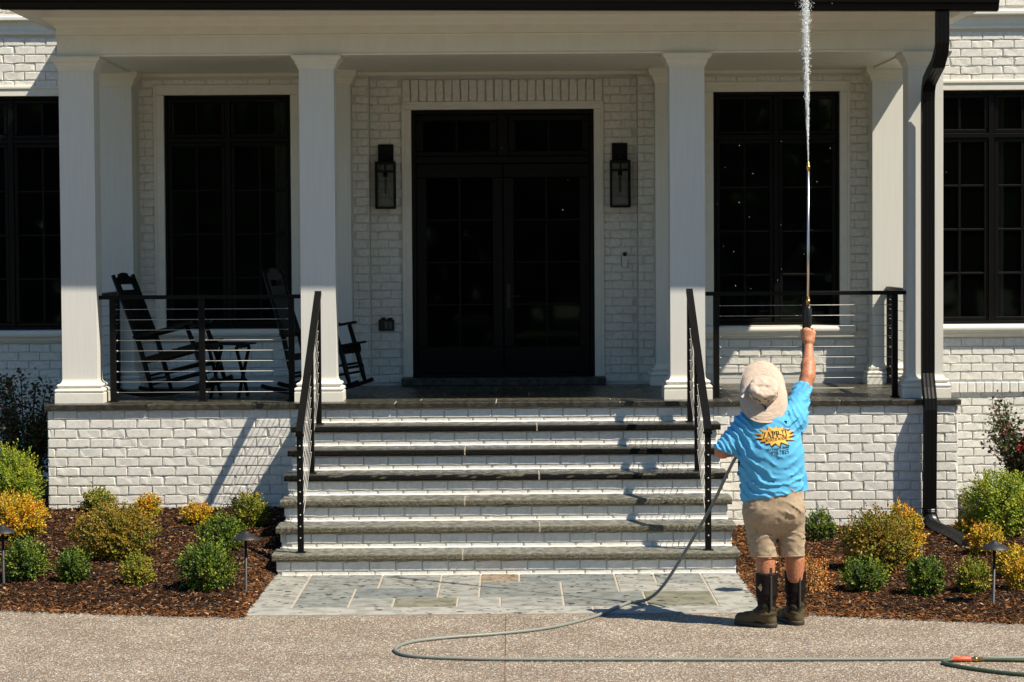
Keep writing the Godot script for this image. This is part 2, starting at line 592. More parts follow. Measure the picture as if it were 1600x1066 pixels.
# pebbles set in concrete: [colour, normal]
func aggregate(size: int, count: int) -> Array:
	var px := PackedByteArray()
	px.resize(size * size * 3)
	var hg := PackedByteArray()
	hg.resize(size * size)
	var g := RandomNumberGenerator.new()
	g.seed = 99
	for i in size * size:
		var k := g.randi() & 31
		px[i * 3] = 100 + k; px[i * 3 + 1] = 91 + k; px[i * 3 + 2] = 78 + k
		hg[i] = 20 + (k >> 1)
	var tones := [Color(0.70, 0.63, 0.54), Color(0.63, 0.56, 0.47), Color(0.78, 0.75, 0.68), Color(0.55, 0.46, 0.38), Color(0.45, 0.44, 0.42), Color(0.84, 0.81, 0.75), Color(0.25, 0.22, 0.19), Color(0.64, 0.52, 0.42)]
	for j in count:
		var cx := g.randi() % size
		var cy := g.randi() % size
		var ra := g.randf_range(3.0, 7.4)
		var rb := ra * g.randf_range(0.6, 1.0)
		var an := g.randf() * PI
		var ca := cos(an); var sa := sin(an)
		var t: Color = tones[g.randi() % 8]
		var v := g.randf_range(0.86, 1.1)
		var r8 := int(clampf(t.r * v, 0, 1) * 255); var g8 := int(clampf(t.g * v, 0, 1) * 255); var b8 := int(clampf(t.b * v, 0, 1) * 255)
		var top := g.randf_range(150, 230)
		var m := int(ceil(ra))
		for dy in range(-m, m + 1):
			for dx in range(-m, m + 1):
				var u := (dx * ca + dy * sa) / ra
				var w := (dy * ca - dx * sa) / rb
				var q := u * u + w * w
				if q >= 1.0: continue
				var i := ((cy + dy + size) % size) * size + (cx + dx + size) % size
				var h := int(60 + (top - 60) * sqrt(1.0 - q))
				if h < hg[i]: continue
				hg[i] = h
				px[i * 3] = r8; px[i * 3 + 1] = g8; px[i * 3 + 2] = b8
	var a := Image.create_from_data(size, size, false, Image.FORMAT_RGB8, px)
	var b := Image.create_from_data(size, size, false, Image.FORMAT_L8, hg)
	b.convert(Image.FORMAT_RGBA8)
	b.bump_map_to_normal_map(5.0)
	return [a, b]

# ---------------------------------------------------------------- ground
func edge_z(x: float) -> float:
	if x < 0.0: return 4.295 + (x + 1.8) * 0.2 - (x + 1.8) * (x + 1.8) * 0.022
	return 4.227 + (x - 1.715) * 0.36 - (x - 1.715) * (x - 1.715) * 0.02

func bed_y(x: float, z: float) -> float:
	var h := 0.30 if x < 0.0 else 0.115
	var k := 1.0 - clampf(z, 0.0, 99.0) / edge_z(x)
	var fl := 0.012 * noi.get_noise_2d(x * 3.0, z * 3.0) * clampf(k * 8.0, 0.0, 1.0)
	var fall := clampf((absf(x) - 1.80) / 0.45, 0.0, 1.0)
	fall = lerpf(1.0, fall * (2.0 - fall), clampf((z - 1.7) / 0.5, 0.0, 1.0))
	return 0.009 + h * maxf(k, 0.0) * fall + fl * fall

func ground() -> void:
	var s := st()
	poly(s, [Vector3(-250, -0.03, -250), Vector3(250, -0.03, -250), Vector3(250, -0.03, 250), Vector3(-250, -0.03, 250)], Vector3.UP)
	tag(put(self, "lawn", s, M.lawn_grass), "wide lawn around the house and driveway", "", "", "structure")
	# driveway, laid out in slabs between control joints
	var drive := node(self, "driveway")
	tag(drive, "tan exposed aggregate concrete driveway in front of the steps", "", "", "structure")
	for sl in [[-14.0, -0.003], [0.003, 14.0]]:
		s = st()
		for q in [[sl[0], 2.0], [sl[1], 2.0], [sl[1], 20.0], [sl[0], 2.0], [sl[1], 20.0], [sl[0], 20.0]]:
			var p := Vector3(q[0], 0.0, q[1])
			s.set_uv(Vector2(p.x, p.z) / 1.45)
			s.set_uv2(Vector2(p.x, p.z) / 3.1)
			s.set_normal(Vector3.UP)
			s.add_vertex(p)
		var a := s.commit()
		a.surface_set_material(0, M.aggregate)
		inst(drive, "slab", a)
	s = st()
	poly(s, [Vector3(-14, -0.004, 1.9), Vector3(14, -0.004, 1.9), Vector3(14, -0.004, 20), Vector3(-14, -0.004, 20)], Vector3.UP)
	put(drive, "control_joint", s, M.joint_filler)
	# planting beds
	for sd in [-1, 1]:
		var bed := node(self, "mulch_bed")
		tag(bed, ["brown bark mulch bed left of the steps", "brown bark mulch bed right of the steps"][(sd + 1) / 2], "", "", "structure")
		s = st(true)
		var x0 := -6.5 if sd < 0 else 1.775
		var x1 := -1.775 if sd < 0 else 6.5
		var nx := 60
		var nz := 90
		var pt := func(i: int, j: int) -> Vector3:
			var x: float = lerpf(x0, x1, float(i) / nx)
			var z: float = lerpf(-2.7, edge_z(x), float(j) / nz)
			return Vector3(x, bed_y(x, z) - (0.02 if j == nz else 0.0), z)
		for i in nx:
			for j in nz:
				var a: Vector3 = pt.call(i, j); var b: Vector3 = pt.call(i + 1, j); var c: Vector3 = pt.call(i + 1, j + 1); var d: Vector3 = pt.call(i, j + 1)
				tri(s, a, b, c); tri(s, a, c, d)
		put(bed, "soil", s, M.mulch_soil)
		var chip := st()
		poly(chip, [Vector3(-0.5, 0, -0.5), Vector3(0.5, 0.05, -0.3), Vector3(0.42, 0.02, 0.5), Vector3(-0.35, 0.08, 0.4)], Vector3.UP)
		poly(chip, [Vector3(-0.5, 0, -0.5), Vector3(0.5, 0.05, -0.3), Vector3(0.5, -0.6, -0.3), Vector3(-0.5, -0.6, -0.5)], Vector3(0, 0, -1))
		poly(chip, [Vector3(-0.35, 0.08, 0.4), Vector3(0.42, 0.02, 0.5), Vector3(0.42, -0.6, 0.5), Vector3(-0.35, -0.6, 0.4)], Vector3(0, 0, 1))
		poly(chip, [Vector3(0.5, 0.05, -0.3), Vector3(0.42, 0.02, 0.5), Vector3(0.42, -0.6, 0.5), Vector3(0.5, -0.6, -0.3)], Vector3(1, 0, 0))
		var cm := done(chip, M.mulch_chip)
		var xf := []
		var col := PackedColorArray()
		var n := 72000
		for k in n:
			var x := R(-5.6, -1.76) if sd < 0 else R(1.76, 5.6)
			if absf(x) > 5.2 and R(0, 1) < 0.5: continue
			var ez := edge_z(x)
			var z := R(-0.4, ez + 0.012) if R(0, 1) < 0.986 else ez + absf(rnd.randfn()) * 0.05
			if z < 2.2 and absf(x) < 1.80: continue
			if absf(x) < 1.785: continue
			if z < 0.0 and x > XL - 0.02 and x < XR + 0.02: continue
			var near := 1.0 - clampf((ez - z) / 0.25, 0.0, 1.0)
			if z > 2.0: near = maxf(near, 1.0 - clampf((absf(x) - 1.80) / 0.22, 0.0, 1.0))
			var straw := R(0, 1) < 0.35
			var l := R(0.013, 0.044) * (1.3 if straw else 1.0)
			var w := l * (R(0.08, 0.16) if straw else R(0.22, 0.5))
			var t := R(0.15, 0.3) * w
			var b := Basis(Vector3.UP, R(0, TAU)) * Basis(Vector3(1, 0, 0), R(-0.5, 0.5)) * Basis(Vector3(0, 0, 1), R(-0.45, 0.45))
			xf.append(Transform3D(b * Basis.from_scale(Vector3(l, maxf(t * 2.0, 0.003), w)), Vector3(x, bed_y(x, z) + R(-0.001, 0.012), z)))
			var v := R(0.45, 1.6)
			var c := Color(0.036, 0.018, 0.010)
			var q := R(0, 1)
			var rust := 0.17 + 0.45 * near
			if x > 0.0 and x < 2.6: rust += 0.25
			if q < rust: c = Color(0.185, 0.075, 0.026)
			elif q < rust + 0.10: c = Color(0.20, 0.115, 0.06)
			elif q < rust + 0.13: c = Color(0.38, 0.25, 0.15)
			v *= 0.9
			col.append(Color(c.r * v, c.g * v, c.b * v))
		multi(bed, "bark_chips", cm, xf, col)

func tone_quad(s: SurfaceTool, a: Vector3, b: Vector3, c: Vector3, d: Vector3) -> void:
	tri(s, a, b, c); tri(s, a, c, d)

# one stone: chamfered box with its own tint
func stone(x0: float, x1: float, y0: float, y1: float, z0: float, z1: float, c: Color, m: Material, b := 0.004) -> ArrayMesh:
	var s := st()
	s.set_color(c)
	bx(s, x0, x1, y0, y1, z0, z1, b)
	return done(s, m)

func wet_map(w: int, h: int, drops: int, seed_: int, power: float) -> ImageTexture:
	var g := RandomNumberGenerator.new()
	g.seed = seed_
	var im := Image.create(w, h, false, Image.FORMAT_RGB8)
	im.fill(Color.WHITE)
	var n := FastNoiseLite.new()
	n.frequency = 0.06
	n.seed = seed_
	for i in drops:
		var cx := g.randf() * w
		var cy := pow(g.randf(), power) * h
		var ra := g.randf_range(4.0, 11.0) * (1.6 if g.randf() < 0.15 else 1.0)
		var rb := ra * g.randf_range(0.5, 1.2)
		var dk := g.randf_range(0.28, 0.5)
		for y in range(maxi(0, int(cy - rb)), mini(h, int(cy + rb) + 1)):
			for x in range(maxi(0, int(cx - ra)), mini(w, int(cx + ra) + 1)):
				var u := (x - cx) / ra
				var v := (y - cy) / rb
				if u * u + v * v + 0.9 * n.get_noise_2d(x, y) < 0.72: im.set_pixel(x, y, Color(dk, dk * 0.98, dk * 0.94))
	return ImageTexture.create_from_image(im)

func patio() -> void:
	var p := node(self, "patio")
	tag(p, "bluestone landing at the foot of the steps", "", "", "structure")
	var s := st()
	bx(s, -1.802, 1.822, -0.08, 0.007, 2.17, 4.272)
	put(p, "mortar_bed", s, M.joint_mortar)
	var m: StandardMaterial3D = mat("patio_stone", Color.WHITE, 0.55)
	m.vertex_color_use_as_albedo = true
	m.albedo_texture = wet_map(1800, 1050, 800, 5, 1.7)
	m.detail_enabled = true
	m.detail_blend_mode = BaseMaterial3D.BLEND_MODE_MUL
	m.detail_albedo = noise_tex(0.012, 5, 81, false, 0, Color(0.86, 0.865, 0.85), Color.WHITE, 0.3, 0.62)
	m.detail_uv_layer = BaseMaterial3D.DETAIL_UV_2
	var L := [[-1.80, -1.505, 2.18, 3.94, 2], [-1.80, 0.61, 3.94, 4.27, 2], [0.61, 1.82, 3.94, 4.27, 2], [1.495, 1.82, 2.18, 3.94, 2],
		[-1.505, -0.95, 2.18, 2.95, 0], [-0.95, -0.495, 2.18, 2.95, 3], [-1.505, -1.11, 2.95, 3.94, 0], [-1.11, -0.495, 2.95, 3.46, 1], [-1.11, -0.80, 3.46, 3.94, 3], [-0.80, -0.345, 3.46, 3.94, 4],
		[-0.495, -0.195, 2.18, 3.46, 3], [-0.195, 0.10, 2.18, 2.63, 5], [-0.195, 0.41, 2.63, 3.46, 0], [-0.345, -0.04, 3.46, 3.94, 2], [-0.04, 0.41, 3.46, 3.94, 3], [0.10, 0.83, 2.18, 2.63, 1], [0.41, 0.83, 2.63, 3.2, 0],
		[0.83, 1.13, 2.18, 2.75, 3], [1.13, 1.495, 2.18, 2.75, 0], [0.83, 1.495, 2.75, 3.2, 2], [0.41, 1.0, 3.2, 3.94, 0], [1.0, 1.495, 3.2, 3.94, 4]]
	var tones := [Color(0.215, 0.222, 0.205), Color(0.175, 0.192, 0.185), Color(0.335, 0.33, 0.295), Color(0.28, 0.28, 0.25), Color(0.20, 0.19, 0.14), Color(0.26, 0.20, 0.135)]
	for q in L:
		var c: Color = tones[q[4]]
		var v := R(0.94, 1.06)
		var j := 0.007
		var top := 0.011 + R(-0.0012, 0.0012)
		var x0: float = q[0] + (0.0 if q[0] < -1.79 else j); var x1: float = q[1] - (0.0 if q[1] > 1.81 else j)
		var z0: float = q[2] + j; var z1: float = q[3] - (0.0 if q[3] > 4.2 else j)
		s = st()
		s.set_color(Color(c.r * v, c.g * v, c.b * v))
		var e := 0.003
		var A := [Vector3(x0 + e, top, z0 + e), Vector3(x1 - e, top, z0 + e), Vector3(x1 - e, top, z1 - e), Vector3(x0 + e, top, z1 - e)]
		var B := [Vector3(x0, top - e, z0), Vector3(x1, top - e, z0), Vector3(x1, top - e, z1), Vector3(x0, top - e, z1)]
		var uvp := func(w: Vector3) -> void:
			s.set_uv(Vector2((w.x + 1.81) / 3.64, (w.z - 2.16) / 2.12))
			s.set_uv2(Vector2(w.x + c.r * 7.0, w.z) * 0.9)
			s.add_vertex(w)
		for w in [A[0], A[1], A[2], A[0], A[2], A[3]]: uvp.call(w)
		for k in 4:
			var k2 := (k + 1) % 4
			for w in [A[k], B[k], B[k2], A[k], B[k2], A[k2]]: uvp.call(w)
			var C: Vector3 = B[k] - Vector3(0, 0.03, 0); var D: Vector3 = B[k2] - Vector3(0, 0.03, 0)
			for w in [B[k], C, D, B[k], D, B[k2]]: uvp.call(w)
		put(p, "flagstone", s, m)

# ---------------------------------------------------------------- brickwork
var brick_v := []
var rowlock_v := []

func brick_mesh(L: float, h: float, sd: int) -> ArrayMesh:
	var g := RandomNumberGenerator.new()
	g.seed = 1000 + sd
	var s := st()
	var us := [0.0, 0.035, 0.30, 0.68, 0.965, 1.0]
	var vs := [0.0, 0.085, 0.915, 1.0]
	var nx := 5
	var ny := 3
	var P := []
	var chip := [g.randf() < 0.3, g.randf() < 0.25, g.randf() < 0.45, g.randf() < 0.4]
	for j in ny + 1:
		var row := []
		for i in nx + 1:
			var x: float = (us[i] - 0.5) * L
			var y: float = (vs[j] - 0.5) * h
			var z := 0.0105
			var ex := i == 0 or i == nx
			var ey := j == 0 or j == ny
			if not ex: x += g.randf_range(-0.012, 0.012) * (1.0 if i == 2 or i == 3 else 0.1)
			if ex: x -= signf(x) * g.randf_range(0.0, 0.0016)
			if ey: y -= signf(y) * g.randf_range(0.0, 0.0016)
			if ex or ey:
				z -= g.randf_range(0.0012, 0.0022)
				if g.randf() < 0.19:
					z -= 0.0062
					if ey: y -= signf(y) * 0.0045
			elif g.randf() < 0.09: z -= 0.0035
			else: z += g.randf_range(-0.0003, 0.0003)
			var cn := -1
			if i <= 1 and j <= 1: cn = 0
			elif i >= nx - 1 and j <= 1: cn = 1
			elif i >= nx - 1 and j >= ny - 1: cn = 2
			elif i <= 1 and j >= ny - 1: cn = 3
			if cn >= 0 and chip[cn]:
				if ex and ey:
					z -= 0.0075
					x -= signf(x) * 0.007
					y -= signf(y) * 0.005
				elif not (ex or ey):
					x -= signf(x) * 0.012
					y -= signf(y) * 0.007
			row.append(Vector3(x, y, maxf(z, 0.0006)))
		P.append(row)
	for j in ny:
		for i in nx:
			if (i + j + sd) % 2:
				tri(s, P[j][i], P[j + 1][i], P[j + 1][i + 1]); tri(s, P[j][i], P[j + 1][i + 1], P[j][i + 1])
			else:
				tri(s, P[j][i], P[j + 1][i], P[j][i + 1]); tri(s, P[j][i + 1], P[j + 1][i], P[j + 1][i + 1])
	var rim := []
	for i in nx: rim.append(P[0][i])
	for j in ny: rim.append(P[j][nx])
	for i in nx: rim.append(P[ny][nx - i])
	for j in ny: rim.append(P[ny - j][0])
	for k in rim.size():
		var a: Vector3 = rim[k]; var b: Vector3 = rim[(k + 1) % rim.size()]
		var a2 := Vector3(a.x, a.y, -0.003)
		var b2 := Vector3(b.x, b.y, -0.003)
		tri(s, a, b, b2); tri(s, a, b2, a2)
	return done(s, M.brick_paint)

func make_bricks() -> void:
	for k in 20: brick_v.append(brick_mesh(0.1965, 0.0742, k))
	for k in 6: rowlock_v.append(brick_mesh(0.098, 0.0722, 40 + k))

# lays running bond on the plane z (face +z); each brick a piece of p, or all joined into one
func lay(p: Node, x0: float, x1: float, y0: float, y1: float, z: float, holes: Array, joined: SurfaceTool, turn := 0.0, rows_at := 0.0) -> int:
	var count := 0
	var cy := 0.0813
	var cx := 0.2032
	var j0 := int(floor((y0 - rows_at) / cy))
	var j1 := int(ceil((y1 - rows_at) / cy))
	for j in range(j0, j1 + 1):
		var ya := rows_at + j * cy
		var yc := ya + cy / 2
		if yc < y0 or yc > y1: continue
		var ph := (0.5 if posmod(j, 2) == 1 else 0.0) * cx + 0.013 * sin(j * 12.9)
		var i0 := int(floor((x0 - ph) / cx)) - 1
		var i1 := int(ceil((x1 - ph) / cx)) + 1
		for i in range(i0, i1 + 1):
			var a := maxf(ph + i * cx + 0.0034, x0)
			var b := minf(ph + (i + 1) * cx - 0.0034, x1)
			var ok := true
			for h in holes:
				if yc > h[2] and yc < h[3]:
					if a >= h[0] and b <= h[1]: ok = false
					elif a < h[0] and b > h[0]: b = h[0]
					elif a < h[1] and b > h[1]: a = h[1]
			if not ok or b - a < 0.035: continue
			var v: Mesh = brick_v[rnd.randi() % brick_v.size()]
			var sx := (b - a) / 0.1965 * (1 if rnd.randf() < 0.5 else 1)
			var t := Transform3D(Basis.from_scale(Vector3(sx, 1, 1)), Vector3((a + b) / 2, yc, z + R(-0.0012, 0.0012)))
			t.basis = Basis(Vector3(0, 0, 1), R(-0.006, 0.006)) * t.basis
			if turn != 0.0: t = Transform3D(Basis(Vector3.UP, turn), Vector3.ZERO) * t
			if joined: joined.append_from(v, 0, t)
			else: inst(p, "brick", v, t)
			count += 1
	return count

func raw(s: SurfaceTool, m: Material) -> ArrayMesh:
	var a := s.commit()
	a.surface_set_material(0, m)
	return a

# ---------------------------------------------------------------- the house wall
func wall_boxes(s: SurfaceTool, x0: float, x1: float, y0: float, y1: float, z0: float, z1: float, holes: Array) -> void:
	var xs := [x0, x1]
	for h in holes:
		xs.append(clampf(h[0], x0, x1)); xs.append(clampf(h[1], x0, x1))
	xs.sort()
	for i in xs.size() - 1:
		var a: float = xs[i]; var b: float = xs[i + 1]
		if b - a < 1e-4: continue
		var ys := [y0, y1]
		var here := holes.filter(func(h): return h[0] < (a + b) / 2 and h[1] > (a + b) / 2)
		for h in here:
			ys.append(clampf(h[2], y0, y1)); ys.append(clampf(h[3], y0, y1))
		ys.sort()
		for j in range(0, ys.size() - 1, 2):
			if ys[j + 1] - ys[j] > 1e-4: bx(s, a, b, ys[j], ys[j + 1], z0, z1)

func window(hs: Node3D, xc: float, left: bool) -> void:
	var w := node(hs, "window", Vector3(xc, 0, ZB))
	var hw := 0.605
	var y0 := 1.757
	var y1 := 3.994
	# white casing
	var s := st()
	for sg in [-1, 1]:
		bx(s, minf(sg * hw, sg * (hw + 0.092)), maxf(sg * hw, sg * (hw + 0.092)), y0, y1, -0.10, 0.016, 0.004)
		bx(s, minf(sg * (hw + 0.070), sg * (hw + 0.098)), maxf(sg * (hw + 0.070), sg * (hw + 0.098)), y0 + 0.001, y1 + 0.098, 0.0, 0.026, 0.004)
	bx(s, -hw - 0.092, hw + 0.092, y1 + 0.001, y1 + 0.092, -0.10, 0.0165, 0.004)
	bx(s, -hw - 0.0695, hw + 0.0695, y1 + 0.070, y1 + 0.099, 0.0, 0.0265, 0.004)
	put(w, "casing", s, M.trim_paint)
	# sill: rounded nose on a stepped apron
	s = st()
	var nose := []
	for k in 9:
		var a := -PI / 2 + PI * k / 8
		nose.append(Vector2(0.055 + cos(a) * 0.026, y0 - 0.037 + sin(a) * 0.036))
	run_x(s, [Vector2(-0.10, y0 - 0.073)] + nose + [Vector2(-0.10, y0 + 0.004)], -hw - 0.14, hw + 0.14)
	run_x(s, [Vector2(-0.02, y0 - 0.120), Vector2(0.022, y0 - 0.120), Vector2(0.030, y0 - 0.108), Vector2(0.044, y0 - 0.096), Vector2(0.050, y0 - 0.0735), Vector2(-0.02, y0 - 0.0735)], -hw - 0.12, hw + 0.12)
	put(w, "sill", s, M.trim_paint)
	# black frame, two casements under two transom lights
	s = st()
	var zf := -0.035
	var zg := -0.075
	bx(s, -hw + 0.0005, hw - 0.0005, y1 - 0.030, y1 - 0.0005, -0.14, zf, 0.003)
	bx(s, -hw + 0.0005, hw - 0.0005, y0 + 0.005, y0 + 0.032, -0.14, zf, 0.003)
	for sg in [-1, 1]:
		bx(s, minf(sg * (hw - 0.026), sg * (hw - 0.0005)), maxf(sg * (hw - 0.026), sg * (hw - 0.0005)), y0 + 0.032, y1 - 0.030, -0.14, zf - 0.001, 0.003)
	bx(s, -0.024, 0.024, y0 + 0.032, y1 - 0.030, -0.14, zf + 0.004, 0.004)
	var yt := 3.565
	bx(s, -hw + 0.026, hw - 0.026, yt - 0.022, yt + 0.022, -0.14, zf + 0.001, 0.004)
	put(w, "frame", s, M.window_black)
	for sg in [-1, 1]:
		var xa := 0.026 if sg > 0 else -hw + 0.028
		var xb := hw - 0.028 if sg > 0 else -0.026
		for part in [[yt + 0.024, y1 - 0.032, 1, "transom_sash"], [y0 + 0.034, yt - 0.024, 4, "casement_sash"]]:
			var sash := st()
			var ya: float = part[0]; var yb: float = part[1]
			var k := 0.037
			var z1 := zf - 0.012
			bx(sash, xa, xb, ya, ya + k, -0.12, z1, 0.005)
			bx(sash, xa, xb, yb - k, yb, -0.12, z1, 0.005)
			bx(sash, xa, xa + k, ya + k, yb - k, -0.12, z1 - 0.001, 0.005)
			bx(sash, xb - k, xb, ya + k, yb - k, -0.12, z1 - 0.001, 0.005)
			var gx0 := xa + k
			var gx1 := xb - k
			var gy0 := ya + k
			var gy1 := yb - k
			var xm := (gx0 + gx1) / 2
			bx(sash, xm - 0.011, xm + 0.011, gy0, gy1, zg - 0.012, z1 - 0.006, 0.005)
			var rows: int = part[2]
			for r in range(1, rows):
				var y := lerpf(gy0, gy1, float(r) / rows)
				bx(sash, gx0, gx1, y - 0.0105, y + 0.0105, zg - 0.012, z1 - 0.0075, 0.005)
			put(w, part[3], sash, M.window_black)
			for r in rows:
				for c in 2:
					var px0 := gx0 if c == 0 else xm
					var px1 := xm if c == 0 else gx1
					var py0 := lerpf(gy0, gy1, float(r) / rows)
					var py1 := lerpf(gy0, gy1, float(r + 1) / rows)
					var g := st()
					var ti := R(-0.0012, 0.0012)
					var tj := R(-0.0012, 0.0012)
					poly(g, [Vector3(px0 + 0.004, py0 + 0.004, zg + ti), Vector3(px1 - 0.004, py0 + 0.004, zg + tj), Vector3(px1 - 0.004, py1 - 0.004, zg + tj), Vector3(px0 + 0.004, py1 - 0.004, zg + ti)], Vector3(0, 0, 1))
					put(w, "pane", g, M.glass_pane)

func curtain(hs: Node3D, x0: float, x1: float) -> void:
	var s := st(true)
	var n := 40
	for i in n:
		var a := lerpf(x0, x1, float(i) / n)
		var b := lerpf(x0, x1, float(i + 1) / n)
		var za := ZB - 0.36 + 0.03 * sin(float(i) * 1.1)
		var zb := ZB - 0.36 + 0.03 * sin(float(i + 1) * 1.1)
		poly(s, [Vector3(a, 1.5, za), Vector3(b, 1.5, zb), Vector3(b, 4.05, zb), Vector3(a, 4.05, za)], Vector3(0, 0, 1))
	put(hs, "curtain", s, M.curtain_cloth)

func house() -> void:
	make_bricks()
	var hs := base("brick_house", "white painted brick house with tall black windows and a double front door", "house")
	var wins := [-4.735, -2.655, 2.598, 4.662, 6.74, -6.81]
	var holes := []
	for x in wins: holes.append([x - 0.64, x + 0.64, 1.72, 4.03])
	var rec := [-1.30, 1.271, H - 0.02, 4.19]
	var wall := st()
	wall_boxes(wall, -9.0, 9.0, -0.1, 7.2, ZB - 0.28, ZB, holes + [rec])
	# recess of the front door
	var dh := [-0.935, 0.895, H, 3.885]
	wall_boxes(wall, -1.36, 1.331, H - 0.03, 4.25, ZB - 0.33, ZD, [dh])
	var wl := put(hs, "wall", wall, M.mortar_paint)
	# bricks: single pieces where the photograph shows them largest, the rest joined
	var rest := st()
	var trim := []
	for x in wins: trim.append([x - 0.695, x + 0.695, 1.635, 4.085])
	var wt := [[-9.0, 9.0, 1.098, 1.205]]
	lay(wl, 3.66, 5.16, 0.02, 1.10, ZB, trim + wt, null)
	lay(wl, 3.66, 5.16, 1.205, 1.64, ZB, trim + wt, null)
	lay(wl, 3.60, 5.16, 4.075, 4.57, ZB, trim, null)
	lay(wl, -5.16, -3.75, 4.075, 4.57, ZB, trim, null)
	lay(wl, -3.48, -1.78, H + 0.075, 1.64, ZB, trim, null)
	lay(wl, 1.75, 3.46, H + 0.075, 1.64, ZB, trim, null)
	lay(wl, -5.16, -3.95, 1.205, 1.64, ZB, trim, null)
	lay(wl, -1.46, -1.305, H, 4.18, ZB, [], rest)
	lay(wl, 1.275, 1.43, H, 4.18, ZB, [], rest)
	lay(wl, -1.298, -0.99, H, 4.18, ZD, [[-0.99, 0.95, 3.9, 4.145]], rest)
	lay(wl, 0.945, 1.268, H, 4.18, ZD, [[-0.99, 0.95, 3.9, 4.145]], rest)
	for a in [[-3.50, -3.352], [-1.96, -1.75], [1.70, 1.90], [3.295, 3.50]]: lay(wl, a[0], a[1], 1.64, 4.08, ZB, [], rest)
	lay(wl, -3.50, -1.75, 4.09, 4.185, ZB, [], rest)
	lay(wl, 1.70, 3.50, 4.09, 4.185, ZB, [], rest)
	lay(wl, -5.16, -3.95, 0.1, 1.10, ZB, trim + wt, rest)
	lay(wl, -8.9, -5.163, 0.0, 4.57, ZB, trim + wt, rest)
	lay(wl, 5.163, 8.9, 0.0, 4.57, ZB, trim + wt, rest)
	lay(wl, -8.9, 8.9, 4.765, 5.6, ZB, [], rest)
	var br := inst(wl, "brick_courses", raw(rest, M.brick_paint))
	br.set_meta("kind", "stuff")
	# upright course over the door, rowlock water table
	for k in 24:
		var t := Transform3D(Basis(Vector3(0, 0, 1), PI / 2) * Basis.from_scale(Vector3(2.22, 1.0, 1.0)), Vector3(-0.947 + k * 0.0803, 4.028 + R(-0.002, 0.002), ZD + 0.010 + R(-0.001, 0.002)))
		inst(wl, "soldier_brick", rowlock_v[k % 6], t)
	for side in [[-5.13, -3.94], [3.89, 5.13]]:
		var n := int((side[1] - side[0]) / 0.0813)
		for k in n + 1:
			var s0 := st()
			bx(s0, -0.036, 0.036, -0.05, 0.05, -0.01, 0.030 + R(-0.0015, 0.0015), 0.006)
			put(wl, "rowlock_brick", s0, M.brick_paint, Transform3D(Basis(Vector3(0, 0, 1), R(-0.01, 0.01)), Vector3(side[0] + k * 0.0813, 1.152, ZB)))
	var s := st()
	bx(s, -9.0, XL, 1.105, 1.198, ZB, ZB + 0.024)
	bx(s, XR, 9.0, 1.105, 1.198, ZB, ZB + 0.024)
	put(wl, "water_table", s, M.mortar_paint)
	# belt course at porch eave height
	s = st()
	run_x(s, [Vector2(ZB - 0.01, 4.58), Vector2(ZB + 0.030, 4.58), Vector2(ZB + 0.036, 4.598), Vector2(ZB + 0.030, 4.616), Vector2(ZB + 0.018, 4.618), Vector2(ZB + 0.018, 4.700), Vector2(ZB + 0.045, 4.704), Vector2(ZB + 0.085, 4.716), Vector2(ZB + 0.085, 4.742), Vector2(ZB - 0.01, 4.760)], -8.99, 8.99)
	put(hs, "belt_course", s, M.trim_paint)
	for x in wins: window(hs, x, x < 0)
	curtain(hs, -2.235, -2.08)
	curtain(hs, 4.70, 4.84)
	curtain(hs, -5.25, -5.1)
	door(hs)
	# rooms behind the glass and the roof above
	s = st()
	bx(s, -9.0, 9.0, H - 0.25, H - 0.03, -8.0, ZB - 0.33)
	bx(s, -9.0, 9.0, 4.75, 4.95, -8.0, ZB - 0.28)
	bx(s, -9.0, 9.0, -0.1, 7.2, -8.3, -8.0)
	bx(s, -9.0, -8.7, H - 0.03, 4.75, -8.0, ZB - 0.28)
	bx(s, 8.7, 9.0, H - 0.03, 4.75, -8.0, ZB - 0.28)
	bx(s, -1.5, -1.38, H - 0.03, 4.75, -8.0, ZB - 0.33)
	bx(s, 1.38, 1.5, H - 0.03, 4.75, -8.0, ZB - 0.33)
	put(hs, "rooms", s, M.room_wall)
	s = st()
	poly(s, [Vector3(-9.4, 7.1, ZB + 0.5), Vector3(9.4, 7.1, ZB + 0.5), Vector3(7.0, 9.6, -5.5), Vector3(-7.0, 9.6, -5.5)], Vector3(0, 1, 1))
	poly(s, [Vector3(-9.4, 7.1, -8.8), Vector3(9.4, 7.1, -8.8), Vector3(7.0, 9.6, -5.5), Vector3(-7.0, 9.6, -5.5)], Vector3(0, 1, -1))
	for sg in [-1, 1]:
		poly(s, [Vector3(9.4 * sg, 7.1, ZB + 0.5), Vector3(9.4 * sg, 7.1, -8.8), Vector3(7.0 * sg, 9.6, -5.5)], Vector3(sg, 1, 0))
	poly(s, [Vector3(-9.4, 7.099, ZB + 0.5), Vector3(9.4, 7.099, ZB + 0.5), Vector3(9.4, 7.099, -8.8), Vector3(-9.4, 7.099, -8.8)], Vector3(0, -1, 0))
	put(hs, "roof", s, M.roof_shingle)

